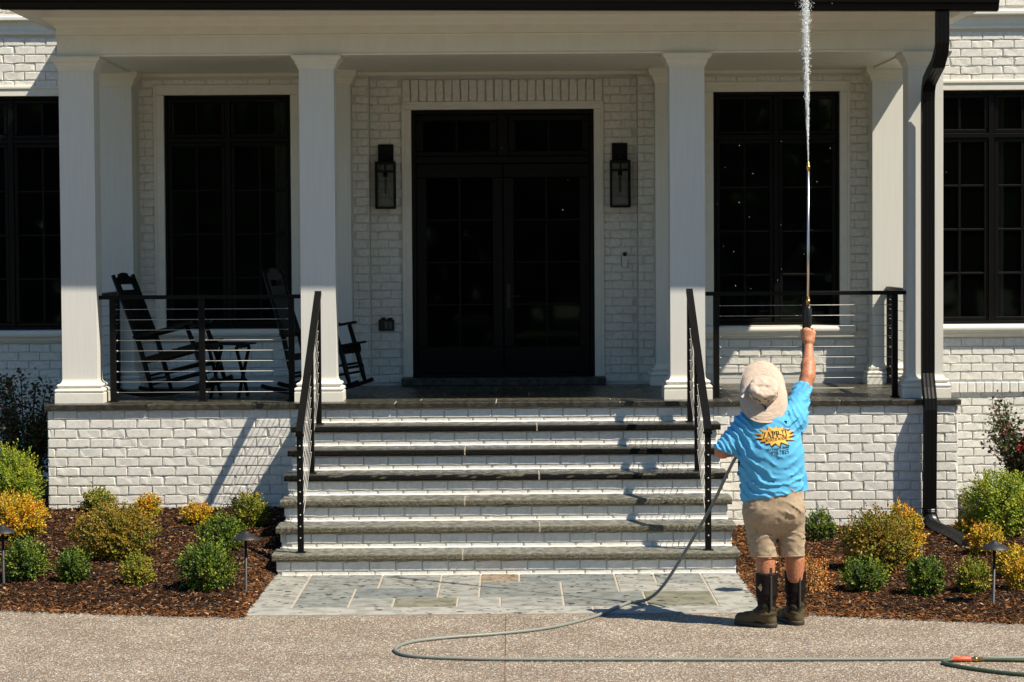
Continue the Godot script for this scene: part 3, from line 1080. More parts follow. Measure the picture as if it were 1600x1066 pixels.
func door(hs: Node3D) -> void:
	var d := node(hs, "front_door", Vector3(XC, 0, ZD))
	var hw := 0.879
	var y0 := 1.276
	var y1 := 3.848
	var s := st()
	for sg in [-1, 1]:
		bx(s, minf(sg * hw, sg * (hw + 0.088)), maxf(sg * hw, sg * (hw + 0.088)), y0 + 0.0, y1, -0.12, 0.022, 0.004)
		bx(s, minf(sg * (hw + 0.062), sg * (hw + 0.092)), maxf(sg * (hw + 0.062), sg * (hw + 0.092)), y0 + 0.001, y1 + 0.078, 0.0, 0.034, 0.004)
	bx(s, -hw - 0.088, hw + 0.088, y1 + 0.001, y1 + 0.072, -0.12, 0.0225, 0.004)
	bx(s, -hw - 0.0615, hw + 0.0615, y1 + 0.052, y1 + 0.0785, 0.0, 0.0345, 0.004)
	put(d, "casing", s, M.trim_paint)
	s = st()
	bx(s, -hw, hw, y1 - 0.045, y1 - 0.0005, -0.14, -0.02, 0.004)
	for sg in [-1, 1]: bx(s, minf(sg * (hw - 0.04), sg * (hw - 0.0005)), maxf(sg * (hw - 0.04), sg * (hw - 0.0005)), y0, y1 - 0.045, -0.14, -0.021, 0.004)
	bx(s, -hw + 0.04, hw - 0.04, 3.332, 3.40, -0.14, -0.018, 0.006)
	bx(s, -0.05, 0.05, 3.40, y1 - 0.045, -0.14, -0.019, 0.006)
	bx(s, -hw + 0.04, hw - 0.04, y0 - 0.001, y0 + 0.03, -0.16, 0.01, 0.004)
	put(d, "frame", s, M.window_black)
	for sg in [-1, 1]:
		var xa := 0.004 if sg > 0 else -hw + 0.042
		var xb := hw - 0.042 if sg > 0 else -0.004
		for part in [["transom_light", 3.402, y1 - 0.047, 0.05, 0.06, 0.095, 1], ["door_leaf", y0 + 0.032, 3.330, 0.255, 0.135, 0.098, 4]]:
			var xa2 := xa
			var xb2 := xb
			if part[6] == 1:
				if sg > 0: xa2 = 0.052
				else: xb2 = -0.052
			var lf := node(d, part[0]) if false else null
			var g := st()
			var ya: float = part[1]; var yb: float = part[2]
			var kb: float = part[3]; var kt: float = part[4]; var ks: float = part[5]
			if part[6] == 1: ks = 0.072
			var z1 := -0.045
			bx(g, xa2, xb2, ya, ya + kb, -0.10, z1, 0.006)
			bx(g, xa2, xb2, yb - kt, yb, -0.10, z1, 0.006)
			bx(g, xa2, xa2 + ks, ya + kb, yb - kt, -0.10, z1 - 0.001, 0.006)
			bx(g, xb2 - ks, xb2, ya + kb, yb - kt, -0.10, z1 - 0.001, 0.006)
			var xm := (xa2 + xb2) / 2
			var gy0 := ya + kb
			var gy1 := yb - kt
			bx(g, xm - 0.011, xm + 0.011, gy0, gy1, -0.085, z1 - 0.004, 0.005)
			for r in range(1, part[6]):
				var y := lerpf(gy0, gy1, float(r) / part[6])
				bx(g, xa2 + ks, xb2 - ks, y - 0.0105, y + 0.0105, -0.085, z1 - 0.0055, 0.005)
			put(d, part[0], g, M.window_black)
			for r in part[6]:
				for c in 2:
					var px0 := xa2 + ks if c == 0 else xm
					var px1 := xm if c == 0 else xb2 - ks
					var py0 := lerpf(gy0, gy1, float(r) / part[6])
					var py1 := lerpf(gy0, gy1, float(r + 1) / part[6])
					var q := st()
					var ti := R(-0.001, 0.001)
					poly(q, [Vector3(px0 + 0.003, py0 + 0.003, -0.078 + ti), Vector3(px1 - 0.003, py0 + 0.003, -0.078 - ti), Vector3(px1 - 0.003, py1 - 0.003, -0.078 - ti), Vector3(px0 + 0.003, py1 - 0.003, -0.078 + ti)], Vector3(0, 0, 1))
					put(d, "pane", q, M.glass_pane)
	s = st()
	tube(s, [Vector3(0.048, 2.05, -0.04), Vector3(0.048, 2.05, 0.02)], 0.012, 8)
	tube(s, [Vector3(0.048, 2.05, 0.015), Vector3(0.16, 2.05, 0.015)], 0.009, 8)
	bx(s, 0.028, 0.068, 1.93, 2.17, -0.046, -0.036, 0.004)
	put(d, "handle", s, M.black_plastic)
	put(hs, "door_step", _step_stone(), M.wet_stone)

func _step_stone() -> SurfaceTool:
	var s := st()
	s.set_color(Color(0.06, 0.065, 0.062))
	bx(s, -1.005, 0.955, H + 0.001, 1.2745, ZD - 0.05, ZD + 0.26, 0.006)
	return s

# ---------------------------------------------------------------- the porch
func column(p: Node3D, x: float, z: float, half: float, called: String) -> void:
	var c := node(p, called, Vector3(x, 0, z))
	var k := half - 0.1504
	var s := st()
	stack(s, 0, 0, [[half, H + 0.19], [half, 4.09]])
	put(c, "shaft", s, M.column_paint)
	s = st()
	var lv := [[0.2085 + k, H + 0.001], [0.2085 + k, H + 0.084], [0.205 + k, H + 0.087]]
	for i in 7:
		var a := -PI / 2 + PI * i / 6
		lv.append([0.193 + k + cos(a) * 0.0165, H + 0.107 + sin(a) * 0.018])
	lv.append([0.183 + k, H + 0.127]); lv.append([0.181 + k, H + 0.136])
	for i in 7:
		var a := -PI / 2 + PI * i / 6
		lv.append([0.179 + k + cos(a) * 0.014, H + 0.151 + sin(a) * 0.014])
	lv.append([0.170 + k, H + 0.167]); lv.append([0.160 + k, H + 0.176]); lv.append([0.1535 + k, H + 0.190]); lv.append([0.1512 + k, H + 0.206])
	stack(s, 0, 0, lv)
	put(c, "base", s, M.trim_paint)
	s = st()
	lv = [[0.1520 + k, 4.066], [0.158 + k, 4.068], [0.158 + k, 4.082], [0.166 + k, 4.085], [0.168 + k, 4.100], [0.178 + k, 4.113], [0.180 + k, 4.128], [0.191 + k, 4.140], [0.203 + k, 4.152], [0.209 + k, 4.165], [0.213 + k, 4.168], [0.213 + k, 4.186]]
	if called == "wall_column": lv[-1][1] = 4.2052
	stack(s, 0, 0, lv)
	put(c, "capital", s, M.trim_paint)

func porch() -> void:
	var p := base("front_porch", "covered porch with four square white columns and black gutter", "porch")
	# brick base
	var s := st()
	bx(s, XL + 0.0095, XR - 0.0095, -0.1, 1.1565, -2.66, -0.0095)
	var b := put(p, "base_wall", s, M.mortar_paint)
	var shift := H - 0.047 - 0.0813 * 15.0
	lay(b, XL + 0.002, -SX - 0.003, 0.22, 1.157, -0.0095, [], null, 0.0, shift)
	lay(b, SX + 0.003, XR - 0.002, 0.02, 1.157, -0.0095, [], null, 0.0, shift)
	var rest := st()
	lay(b, 0.002, 2.62, 0.0, 1.157, XR - 0.0095, [], rest, PI / 2, shift)
	lay(b, -2.62, -0.002, 0.0, 1.157, -XL - 0.0095, [], rest, -PI / 2, shift)
	lay(b, XL + 0.002, -SX, 0.0, 0.22, -0.0095, [], rest, 0.0, shift)
	inst(b, "side_bricks", raw(rest, M.brick_paint)).set_meta("kind", "stuff")
	# stone floor: edge stones along the front, random ashlar behind
	s = st()
	bx(s, XL - 0.02, XR + 0.02, 1.1575, H - 0.006, -2.645, 0.018)
	var fl := put(p, "floor", s, M.joint_mortar)
	var cuts := [XL - 0.028, -3.05, -2.14, -0.95, -0.083, 0.98, 1.93, 2.86, XR + 0.028]
	for i in 8:
		var t := R(0.8, 1.25)
		inst(fl, "edge_stone", stone(cuts[i] + 0.004, cuts[i + 1] - 0.004, 1.157, H + R(-0.001, 0.0005), -0.30, 0.028 + R(-0.002, 0.002), Color(0.052 * t, 0.048 * t, 0.038 * t), M.wet_stone, 0.005))
	var z := -0.306
	var row := 0
	while z > -2.6:
		var dz := minf(R(0.42, 0.66), z + 2.648)
		if z - dz + 2.648 < 0.2: dz = z + 2.648
		var x := XL - 0.02
		while x < XR + 0.02:
			var dx := R(0.55, 1.15)
			if x + dx > XR - 0.3: dx = XR + 0.02 - x
			var t := R(0.7, 1.3)
			inst(fl, "paving_stone", stone(x + 0.004, x + dx - 0.004, H - 0.03, H + R(-0.002, 0.0), z - dz + 0.004, z - 0.004, Color(0.075 * t, 0.066 * t, 0.048 * t), M.wet_stone, 0.004))
			x += dx
		z -= dz
		row += 1
	# columns and half columns
	for x in [-3.681, -1.614, 1.575, 3.631]:
		column(p, x, ZC - 0.1504, 0.1504, "column")
	for x in [-3.681, -1.614, 1.575, 3.631]:
		column(p, x, -2.5505, 0.1504, "wall_column")
	# beams
	s = st()
	var x0 := -3.842
	var x1 := 3.796
	var zf := ZC + 0.004
	var zi := ZC - 0.305
	bx(s, x0 + 0.004, x1 - 0.004, 4.187, 4.36, zi, zf - 0.002)
	bx(s, x0 + 0.004, x0 + 0.309, 4.1872, 4.3602, ZB, zi)
	bx(s, x1 - 0.309, x1 - 0.004, 4.1872, 4.3602, ZB, zi)
	ring(s, [[x0 + 0.008, x1 - 0.008, zf - 0.006, 4.187], [x0 - 0.006, x1 + 0.006, zf + 0.006, 4.187], [x0 - 0.008, x1 + 0.008, zf + 0.010, 4.198], [x0 - 0.004, x1 + 0.004, zf + 0.005, 4.208], [x0, x1, zf, 4.210], [x0, x1, zf, 4.352], [x0 - 0.006, x1 + 0.006, zf + 0.006, 4.354], [x0 - 0.012, x1 + 0.012, zf + 0.012, 4.362], [x0 - 0.006, x1 + 0.006, zf + 0.008, 4.369], [x0 - 0.004, x1 + 0.004, zf + 0.004, 4.372], [x0 - 0.004, x1 + 0.004, zf + 0.004, 4.440]], ZB)
	put(p, "beam", s, M.trim_paint)
	s = st()
	var cl := []
	for i in 9:
		var u := float(i) / 8
		var e := 0.016 + 0.088 * (u * u * (3 - 2 * u))
		cl.append([x0 - e, x1 + e, zf + e, 4.440 + 0.066 * u])
	ring(s, [[x0, x1, zf, 4.432], [x0 - 0.016, x1 + 0.016, zf + 0.016, 4.432]] + cl + [[x0 - 0.108, x1 + 0.108, zf + 0.108, 4.508], [x0 - 0.108, x1 + 0.108, zf + 0.108, 4.520]], ZB)
	put(p, "crown_moulding", s, M.trim_paint)
	s = st()
	bx(s, x0 - 0.26, x1 + 0.26, 4.5195, 4.545, ZB, 0.50)
	put(p, "soffit", s, M.trim_paint)
	s = st()
	bx(s, x0 + 0.3, x1 - 0.3, 4.205, 4.225, ZB, zi + 0.01)
	bx(s, x0 + 0.305, x1 - 0.305, 4.170, 4.2045, ZB, ZB + 0.022, 0.004)
	put(p, "ceiling", s, M.trim_paint)
	# gutter, falling to the right
	s = st()
	run_x(s, [Vector2(0.50, 4.524), Vector2(0.585, 4.524), Vector2(0.600, 4.535), Vector2(0.606, 4.556), Vector2(0.615, 4.575), Vector2(0.632, 4.592), Vector2(0.636, 4.640), Vector2(0.628, 4.648), Vector2(0.50, 4.648)], -4.165, 4.100, -0.066)
	put(p, "gutter", s, M.black_gutter_metal)
	s = st()
	bx(s, x0 - 0.263, x0 - 0.258, 4.52, 4.66, ZB, 0.51)
	bx(s, x1 + 0.258, x1 + 0.263, 4.52, 4.66, ZB, 0.51)
	bx(s, x0 - 0.258, x1 + 0.258, 4.5455, 4.66, 0.478, 0.499)
	put(p, "fascia", s, M.trim_paint)
	s = st()
	var a := [Vector3(-4.16, 4.665, 0.56), Vector3(4.11, 4.665, 0.56), Vector3(3.2, 5.35, ZB), Vector3(-3.2, 5.35, ZB), Vector3(-4.16, 4.665, ZB), Vector3(4.11, 4.665, ZB)]
	poly(s, [a[0], a[1], a[2], a[3]], Vector3(0, 1, 0.3))
	poly(s, [a[0], a[3], a[4]], Vector3(-1, 1, 0))
	poly(s, [a[1], a[5], a[2]], Vector3(1, 1, 0))
	poly(s, [a[0], a[1], a[5], a[4]], Vector3(0, -1, 0))
	put(p, "porch_roof", s, M.roof_shingle)

# ---------------------------------------------------------------- steps
func steps() -> void:
	var p := base("front_steps", "wide flight of six bluestone treads on white brick risers", "steps", Vector3(0, 0, 0))
	var joints := [0.0, -0.335, 0.265, -0.33, 0.27, -0.34, 0.262]
	var rest := st()
	for k in range(1, 8):
		var zf := (7 - k) * RUN
		var yb := (k - 1) * RISE
		var yt := k * RISE - 0.0497
		var s := st()
		if k < 7: bx(s, -SX + 0.0095, SX - 0.0095, yb if k > 1 else -0.1, yt, -0.02, zf - 0.0095)
		else: bx(s, -SX, SX, yb, yt - 0.0005, -0.05, -0.009)
		var r := put(p, "riser", s, M.mortar_paint)
		# one whole course and a cut course under it
		var off := 0.09 * (k % 2) + 0.02 * k
		var n := 18
		for i in range(-1, n + 1):
			var a := maxf(-SX + off + i * 0.2032 - 0.2, -SX + 0.001)
			var b := minf(-SX + off + (i + 1) * 0.2032 - 0.209, SX - 0.001)
			if b - a < 0.04: continue
			var v: Mesh = brick_v[rnd.randi() % brick_v.size()]
			inst(r, "brick", v, Transform3D(Basis.from_scale(Vector3((b - a) / 0.1965, 1, 1)), Vector3((a + b) / 2, yt - 0.043, zf - 0.0095)))
			if yt - 0.086 - yb > 0.02:
				var h := yt - 0.086 - yb - 0.008
				rest.append_from(v, 0, Transform3D(Basis.from_scale(Vector3((b - a) / 0.1965, h / 0.0742, 1)), Vector3((a + b) / 2 + 0.04 if i < n - 1 else (a + b) / 2, yb + 0.006 + h / 2, zf - 0.0105)))
		# sealant along the foot
		s = st(true)
		var pts := []
		for i in 60: pts.append(Vector3(lerpf(-SX, SX, i / 59.0), yb + 0.004 + 0.0012 * sin(i * 2.3), zf + 0.004))
		tube(s, pts, 0.0085, 6)
		put(r, "sealant", s, M.brick_paint)
		if k == 7: continue
		# tread of two stones
		var cutx: float = joints[k]
		for half in 2:
			var xa := -SX - 0.032 if half == 0 else cutx + 0.005
			var xb := cutx - 0.005 if half == 0 else SX + 0.032
			tread_stone(p, k, xa, xb, zf + 0.032, zf - RUN, k * RISE)
		s = st()
		bx(s, cutx - 0.006, cutx + 0.006, k * RISE - 0.047, k * RISE - 0.003, zf - RUN + 0.02, zf + 0.029)
		put(p, "tread_joint", s, M.joint_mortar)
	inst(p, "cut_bricks", raw(rest, M.brick_paint)).set_meta("kind", "stuff")
	# flanks
	var fr := st()
	for k in range(1, 7):
		var y := k * RISE - 0.0497 - 0.0465
		lay(p, -(7 - k) * RUN + 0.002, 0.0, y - 0.03, y + 0.046, SX - 0.0095, [], fr, PI / 2, y - 0.035)
		lay(p, 0.0, (7 - k) * RUN - 0.002, y - 0.03, y + 0.046, SX - 0.0095, [], fr, -PI / 2, y - 0.035)
	var fl := inst(p, "flank_bricks", raw(fr, M.brick_paint))
	fl.set_meta("kind", "stuff")

# top smooth and partly wet, front edge split rough
func tread_stone(p: Node3D, k: int, xa: float, xb: float, zf: float, zb: float, y: float) -> void:
	var wet: float = [0.0, 0.10, 0.16, 0.26, 0.66, 1.0, 1.0][k]
	var top := st()
	var face := st()
	var nx := int((xb - xa) / 0.035)
	var dry := Color(0.205, 0.20, 0.165)
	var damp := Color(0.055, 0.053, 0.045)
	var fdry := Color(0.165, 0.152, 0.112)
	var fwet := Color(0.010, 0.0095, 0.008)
	var P := []
	for i in nx + 1:
		var x := lerpf(xa, xb, float(i) / nx)
		var col := []
		for j in 5:
			var yy := lerpf(y - 0.0497, y, j / 4.0)
			var dz := 0.0022 * noi.get_noise_3d(x * 22.0, yy * 60.0, k * 3.0 + 1.0)
			if j == 4: dz -= 0.003 + 0.0022 * absf(noi.get_noise_2d(x * 30.0, k * 7.0))
			if j == 0: dz -= 0.003
			col.append(Vector3(x, yy if j < 4 else y - 0.0025, zf + dz - 0.003))
		P.append(col)
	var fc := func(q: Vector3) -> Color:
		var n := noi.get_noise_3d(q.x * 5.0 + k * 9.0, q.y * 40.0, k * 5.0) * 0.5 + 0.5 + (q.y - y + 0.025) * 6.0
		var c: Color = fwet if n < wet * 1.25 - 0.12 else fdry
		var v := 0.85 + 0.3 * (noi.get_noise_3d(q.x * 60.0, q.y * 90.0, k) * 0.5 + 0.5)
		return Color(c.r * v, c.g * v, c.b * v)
	for i in nx:
		for j in 4:
			for q in [P[i][j], P[i][j + 1], P[i + 1][j + 1], P[i][j], P[i + 1][j + 1], P[i + 1][j]]:
				face.set_color(fc.call(q)); face.add_vertex(q)
	for e in [[0, -1], [nx, 1]]:
		face.set_color(fwet if wet > 0.7 else fdry)
		var c: Array = P[e[0]]
		poly(face, [c[0], c[4], Vector3(c[4].x, c[4].y, zb), Vector3(c[0].x, c[0].y, zb)], Vector3(e[1], 0, 0))
	face.set_color(fdry)
	poly(face, [P[0][0], P[nx][0], Vector3(xb, y - 0.0497, zb), Vector3(xa, y - 0.0497, zb)], Vector3(0, -1, 0))
	var nz := 14
	var tc := func(q: Vector3) -> Color:
		var n := noi.get_noise_3d(q.x * 9.0, q.z * 26.0, k * 4.0) * 0.6 + noi.get_noise_3d(q.x * 30.0, q.z * 60.0, k) * 0.4
		var c: Color = damp if n > 0.34 - wet * 0.9 else dry
		return c
	for i in nx:
		for j in nz:
			var q := []
			for o in [[0, 0], [1, 0], [1, 1], [0, 1]]:
				var f: float = float(j + o[1]) / nz
				var front: Vector3 = P[i + o[0]][4]
				var z := lerpf(zb, front.z - 0.004, f)
				q.append(Vector3(front.x, y, z))
			for w in [q[0], q[1], q[2], q[0], q[2], q[3]]:
				top.set_color(tc.call(w)); top.add_vertex(w)
		top.set_color(tc.call(P[i][4]))
		poly(top, [Vector3(P[i][4].x, y, P[i][4].z - 0.004), Vector3(P[i + 1][4].x, y, P[i + 1][4].z - 0.004), P[i + 1][4], P[i][4]], Vector3(0, 1, 1))
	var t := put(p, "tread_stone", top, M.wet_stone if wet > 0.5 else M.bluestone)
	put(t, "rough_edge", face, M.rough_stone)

# ---------------------------------------------------------------- railings
func post(p: Node3D, x: float, z: float, y0: float, y1: float, w := 0.05) -> void:
	var s := st()
	bx(s, x - w / 2, x + w / 2, y0, y1, z - w / 2, z + w / 2, 0.003)
	bx(s, x - w * 0.85, x + w * 0.85, y0 + 0.0005, y0 + 0.008, z - w * 0.85, z + w * 0.85, 0.002)
	put(p, "post", s, M.black_rail_metal)

func railings() -> void:
	# level railings along the porch front and its two ends
	for d in [[-3.54, -1.76, [-3.415, -2.64, -1.862], "black cable railing on the porch left of the steps, before the rocking chair"], [1.722, 3.485, [1.832, 2.608, 3.386], "black cable railing on the porch right of the steps, behind the man"]]:
		var p := base("porch_railing", d[3], "railing", Vector3(0, H, -0.38), "black cable railings along the porch edge")
		for x in d[2]: post(p, x, 0.0, 0.0, 0.89)
		var s := st()
		bx(s, d[0], d[1], 0.89, 0.925, -0.028, 0.028, 0.003)
		put(p, "top_rail", s, M.black_rail_metal)
		for k in 9:
			s = st(true)
			var y := 0.803 - k * 0.0904
			tube(s, [Vector3(d[2][0], y, 0), Vector3(d[2][2], y, 0)], 0.0028, 6)
			for e in [[d[2][0] + 0.025, 1], [d[2][1] - 0.025, -1], [d[2][1] + 0.025, 1], [d[2][2] - 0.025, -1]]:
				tube(s, [Vector3(e[0], y, 0), Vector3(e[0] + 0.018 * e[1], y, 0)], 0.0055, 6)
			put(p, "cable", s, M.cable_steel)
	for d in [[3.631, "short black cable railing closing the right end of the porch"], [-3.681, "short black cable railing closing the left end of the porch"]]:
		var p := base("end_railing", d[1], "railing", Vector3(d[0], H, 0), "black cable railings along the porch edge")
		post(p, 0.0, -2.34, 0.0, 0.89)
		post(p, 0.0, -0.62, 0.0, 0.89)
		var s := st()
		bx(s, -0.028, 0.028, 0.89, 0.925, -2.395, -0.535, 0.003)
		put(p, "top_rail", s, M.black_rail_metal)
		for k in 9:
			s = st(true)
			var y := 0.803 - k * 0.0904
			tube(s, [Vector3(0, y, -2.34), Vector3(0, y, -0.62)], 0.0028, 6)
			tube(s, [Vector3(0, y, -2.30), Vector3(0, y, -2.32)], 0.0055, 6)
			put(p, "cable", s, M.cable_steel)
	# sloping railings down the steps
	for sg in [-1, 1]:
		var x := -1.592 if sg < 0 else 1.568
		var p := base("stair_railing", ["sloping black cable railing on the left of the steps", "sloping black cable railing on the right of the steps, crossed by the hose"][(sg + 1) / 2], "railing", Vector3(x, 0, 0), "sloping railings down the steps")
		var top := Vector3(0, 2.150, 0.075)
		var low := Vector3(0, 1.105, 2.115)
		var at := func(z: float) -> float: return lerpf(top.y, low.y, (z - top.z) / (low.z - top.z))
		for q in [[2.07, RISE], [0.95, 4 * RISE], [0.115, 6 * RISE]]:
			post(p, 0.0, q[0], q[1], (at.call(q[0]) as float) - 0.022, 0.047)
		var s := st()
		bar(s, top, low, 0.056, 0.036, Vector3(1, 0, 0))
		bx(s, -0.033, 0.033, 1.075, 1.095, 2.035, 2.105, 0.004)
		put(p, "top_rail", s, M.black_rail_metal)
		for k in 9:
			s = st(true)
			var dy := 0.125 + k * 0.0893
			var za := 2.07
			var zb := 0.115
			# the lower cables stop where they would meet the treads
			tube(s, [Vector3(0, (at.call(zb) as float) - dy, zb), Vector3(0, (at.call(za) as float) - dy, za)], 0.0026, 6)
			var f := Vector3(0, (at.call(za) as float) - dy, za + 0.024)
			tube(s, [f, f + Vector3(0, 0, 0.006)], 0.007, 6)
			for zz in [zb, 0.95]:
				f = Vector3(0, (at.call(zz) as float) - dy, zz + 0.024)
				tube(s, [f, f + Vector3(0, -0.006, 0.014)], 0.0055, 6)
			put(p, "cable", s, M.cable_steel)

# ---------------------------------------------------------------- downspout
func downspout() -> void:
	var p := base("downspout", "black square downspout running down the right porch column", "downspout", Vector3(3.63, 0, 0))
	var path := [[0.008, 4.46, 0.56], [0.008, 4.20, 0.56], [0.006, 4.14, 0.545], [0.002, 4.04, 0.40], [-0.001, 3.97, 0.14], [-0.002, 3.92, -0.02], [-0.002, 3.85, -0.085], [-0.002, 3.75, -0.105], [-0.002, 1.46, -0.105], [-0.004, 1.40, -0.095], [-0.012, 1.28, 0.02], [-0.014, 1.20, 0.085], [-0.015, 1.12, 0.10], [-0.022, 0.26, 0.105]]
	var s := st()
	var w := 0.054
	var q := []
	for i in path.size():
		var c := Vector3(path[i][0], path[i][1], path[i][2])
		var a := Vector3(path[maxi(i - 1, 0)][0], path[maxi(i - 1, 0)][1], path[maxi(i - 1, 0)][2])
		var b := Vector3(path[mini(i + 1, path.size() - 1)][0], path[mini(i + 1, path.size() - 1)][1], path[mini(i + 1, path.size() - 1)][2])
		var t := (b - a).normalized()
		var u := Vector3(1, 0, 0)
		var v := t.cross(u).normalized()
		var sec := []
		# corrugated square section
		for k in 4:
			var e1: Vector3 = [u, v, -u, -v][k]
			var e2: Vector3 = [v, -u, -v, u][k]
			for m in 7:
				var f := -0.9 + 1.8 * m / 6.0
				var dd := 0.0 if m % 2 == 0 else -0.0014
				sec.append(c + (e1 * (w * (0.82 if k % 2 == 1 else 1.0) + dd) + e2 * f * w * (1.0 if k % 2 == 1 else 0.82)))
		q.append(sec)
	for i in q.size() - 1:
		for k in 28:
			var k2 := (k + 1) % 28
			poly(s, [q[i][k], q[i][k2], q[i + 1][k2], q[i + 1][k]], (q[i][k] + q[i][k2]) / 2 - Vector3(path[i][0], path[i][1], path[i][2]))
	put(p, "pipe", s, M.black_gutter_metal)
	s = st()
	var pts := spline([Vector3(-0.022, 0.285, 0.105), Vector3(-0.02, 0.20, 0.12), Vector3(0.0, 0.13, 0.28), Vector3(0.035, 0.12, 0.62), Vector3(0.07, 0.115, 1.0), Vector3(0.09, 0.10, 1.36)], 12)
	var rad := []
	for i in pts.size(): rad.append(0.064 + (0.004 if i % 2 == 0 else -0.003))
	tube(s, pts, rad, 14)
	put(p, "flexible_drain", s, M.black_plastic)
	var g := base("irrigation_stub", "short green plastic pipe stub beside the downspout outlet", "pipe stub", Vector3(3.31, 0.08, 1.45))
	s = st(true)
	lathe(s, [Vector2(0, 0.13), Vector2(0.014, 0.13), Vector2(0.016, 0.125), Vector2(0.016, 0.05), Vector2(0.022, 0.045), Vector2(0.022, -0.04)], 12)
	put(g, "pipe", s, M.green_plastic)

# ---------------------------------------------------------------- lanterns, bell, outlet
func fittings() -> void:
	for d in [[-1.146, "black box lantern on the brick left of the front door"], [1.102, "black box lantern on the brick right of the front door, above the doorbell"]]:
		var p := base("wall_lantern", d[1], "lantern", Vector3(d[0], 2.898, ZD + 0.012), "black lanterns flanking the front door")
		var s := st()
		bx(s, -0.074, 0.074, 0.442, 0.62, 0.0, 0.028, 0.003)
		put(p, "back_plate", s, M.black_rail_metal)
		s = st()
		for x in [-1, 1]:
			for z in [0.035, 0.195]:
				bx(s, x * 0.088 - 0.009, x * 0.088 + 0.009, 0.0, 0.445, z - 0.009, z + 0.009, 0.001)
		for y in [0.009, 0.436]:
			for x in [-1, 1]: bx(s, x * 0.088 - 0.0085, x * 0.088 + 0.0085, y - 0.009, y + 0.009, 0.0445, 0.1855)
			for z in [0.035, 0.195]: bx(s, -0.079, 0.079, y - 0.009, y + 0.009, z - 0.0085, z + 0.0085)
		bx(s, -0.079, 0.079, 0.352, 0.366, 0.028, 0.042)
		bx(s, -0.079, 0.079, 0.352, 0.366, 0.188, 0.202)
		bx(s, -0.007, 0.007, 0.366, 0.427, 0.188, 0.202)
		bx(s, -0.02, 0.02, 0.46, 0.5, 0.028, 0.10, 0.003)
		put(p, "frame", s, M.black_rail_metal)
		s = st()
		bx(s, -0.0965, 0.0965, 0.4455, 0.452, 0.026, 0.204, 0.002)
		put(p, "cap", s, M.black_rail_metal)
		s = st(true)
		lathe(s, [Vector2(0, 0.445), Vector2(0.006, 0.445), Vector2(0.006, 0.36), Vector2(0.021, 0.36), Vector2(0.021, 0.305), Vector2(0.0, 0.305)], 12, Vector3(0, 0, 0.115))
		put(p, "socket", s, M.black_rail_metal)
		s = st(true)
		lathe(s, [Vector2(0, 0.304), Vector2(0.009, 0.30), Vector2(0.013, 0.26), Vector2(0.013, 0.18), Vector2(0.008, 0.145), Vector2(0, 0.14)], 12, Vector3(0, 0, 0.115))
		put(p, "bulb", s, M.lantern_glass)
		for k in 3:
			s = st()
			if k == 0: poly(s, [Vector3(-0.08, 0.018, 0.195), Vector3(0.08, 0.018, 0.195), Vector3(0.08, 0.427, 0.195), Vector3(-0.08, 0.427, 0.195)], Vector3(0, 0, 1))
			else:
				var x := -0.088 if k == 1 else 0.088
				poly(s, [Vector3(x, 0.018, 0.045), Vector3(x, 0.018, 0.185), Vector3(x, 0.427, 0.185), Vector3(x, 0.427, 0.045)], Vector3(x, 0, 0))
			put(p, "glass", s, M.lantern_glass)
	var b := base("doorbell", "slim grey doorbell with a round black lens on the brick right of the door", "doorbell", Vector3(1.147, 2.398, ZD + 0.008))
	var s := st(true)
	for k in 20:
		var o := [Vector2.ZERO, Vector2.ZERO]
		for e in 2:
			var a := TAU * (k + e) / 20
			o[e] = Vector2(cos(a) * 0.028, sin(a) * 0.028 + (0.055 if sin(a) >= 0.0 else -0.055))
			if e == 1 and k == 19: o[e] = Vector2(0.028, 0.055)
		var pa := Vector3(o[0].x, o[0].y, 0); var pb := Vector3(o[1].x, o[1].y, 0)
		var fz := Vector3(0, 0, 0.024)
		poly(s, [pa, pb, pb * 0.96 + fz, pa * 0.96 + fz], (pa + pb) / 2)
		s.set_smooth_group(-1)
		poly(s, [Vector3(0, 0, 0.024), pa * 0.96 + fz, pb * 0.96 + fz], Vector3(0, 0, 1))
		s.set_smooth_group(0)
	put(b, "case", s, M.bell_silver)
	s = st()
	bx(s, -0.030, 0.030, -0.075, 0.075, -0.006, 0.004, 0.004)
	put(b, "mount", s, M.black_plastic)
	s = st(true)
	lathe(s, [Vector2(0.021, 0.0), Vector2(0.021, 0.006), Vector2(0.012, 0.010), Vector2(0, 0.011)], 16)
	put(b, "lens", s, M.black_plastic, Transform3D(Basis(Vector3(1, 0, 0), PI / 2), Vector3(0, 0.052, 0.022)))
	var o := base("outdoor_outlet", "dark weatherproof outlet box low on the brick left of the door", "outlet", Vector3(-1.152, 1.780, ZD + 0.006))
	s = st()
	bx(s, -0.075, 0.075, -0.055, 0.055, 0.0, 0.03, 0.006)
	bx(s, -0.05, -0.006, 0.0545, 0.075, 0.0, 0.03, 0.004)
	bx(s, 0.012, 0.06, 0.0545, 0.072, 0.0, 0.03, 0.004)
	put(o, "box", s, M.black_plastic)
	s = st()
	bx(s, -0.02, 0.012, -0.035, 0.032, 0.0295, 0.04, 0.004)
	bx(s, 0.022, 0.05, -0.035, 0.032, 0.0295, 0.038, 0.004)
	put(o, "receptacle", s, M.outlet_grey)

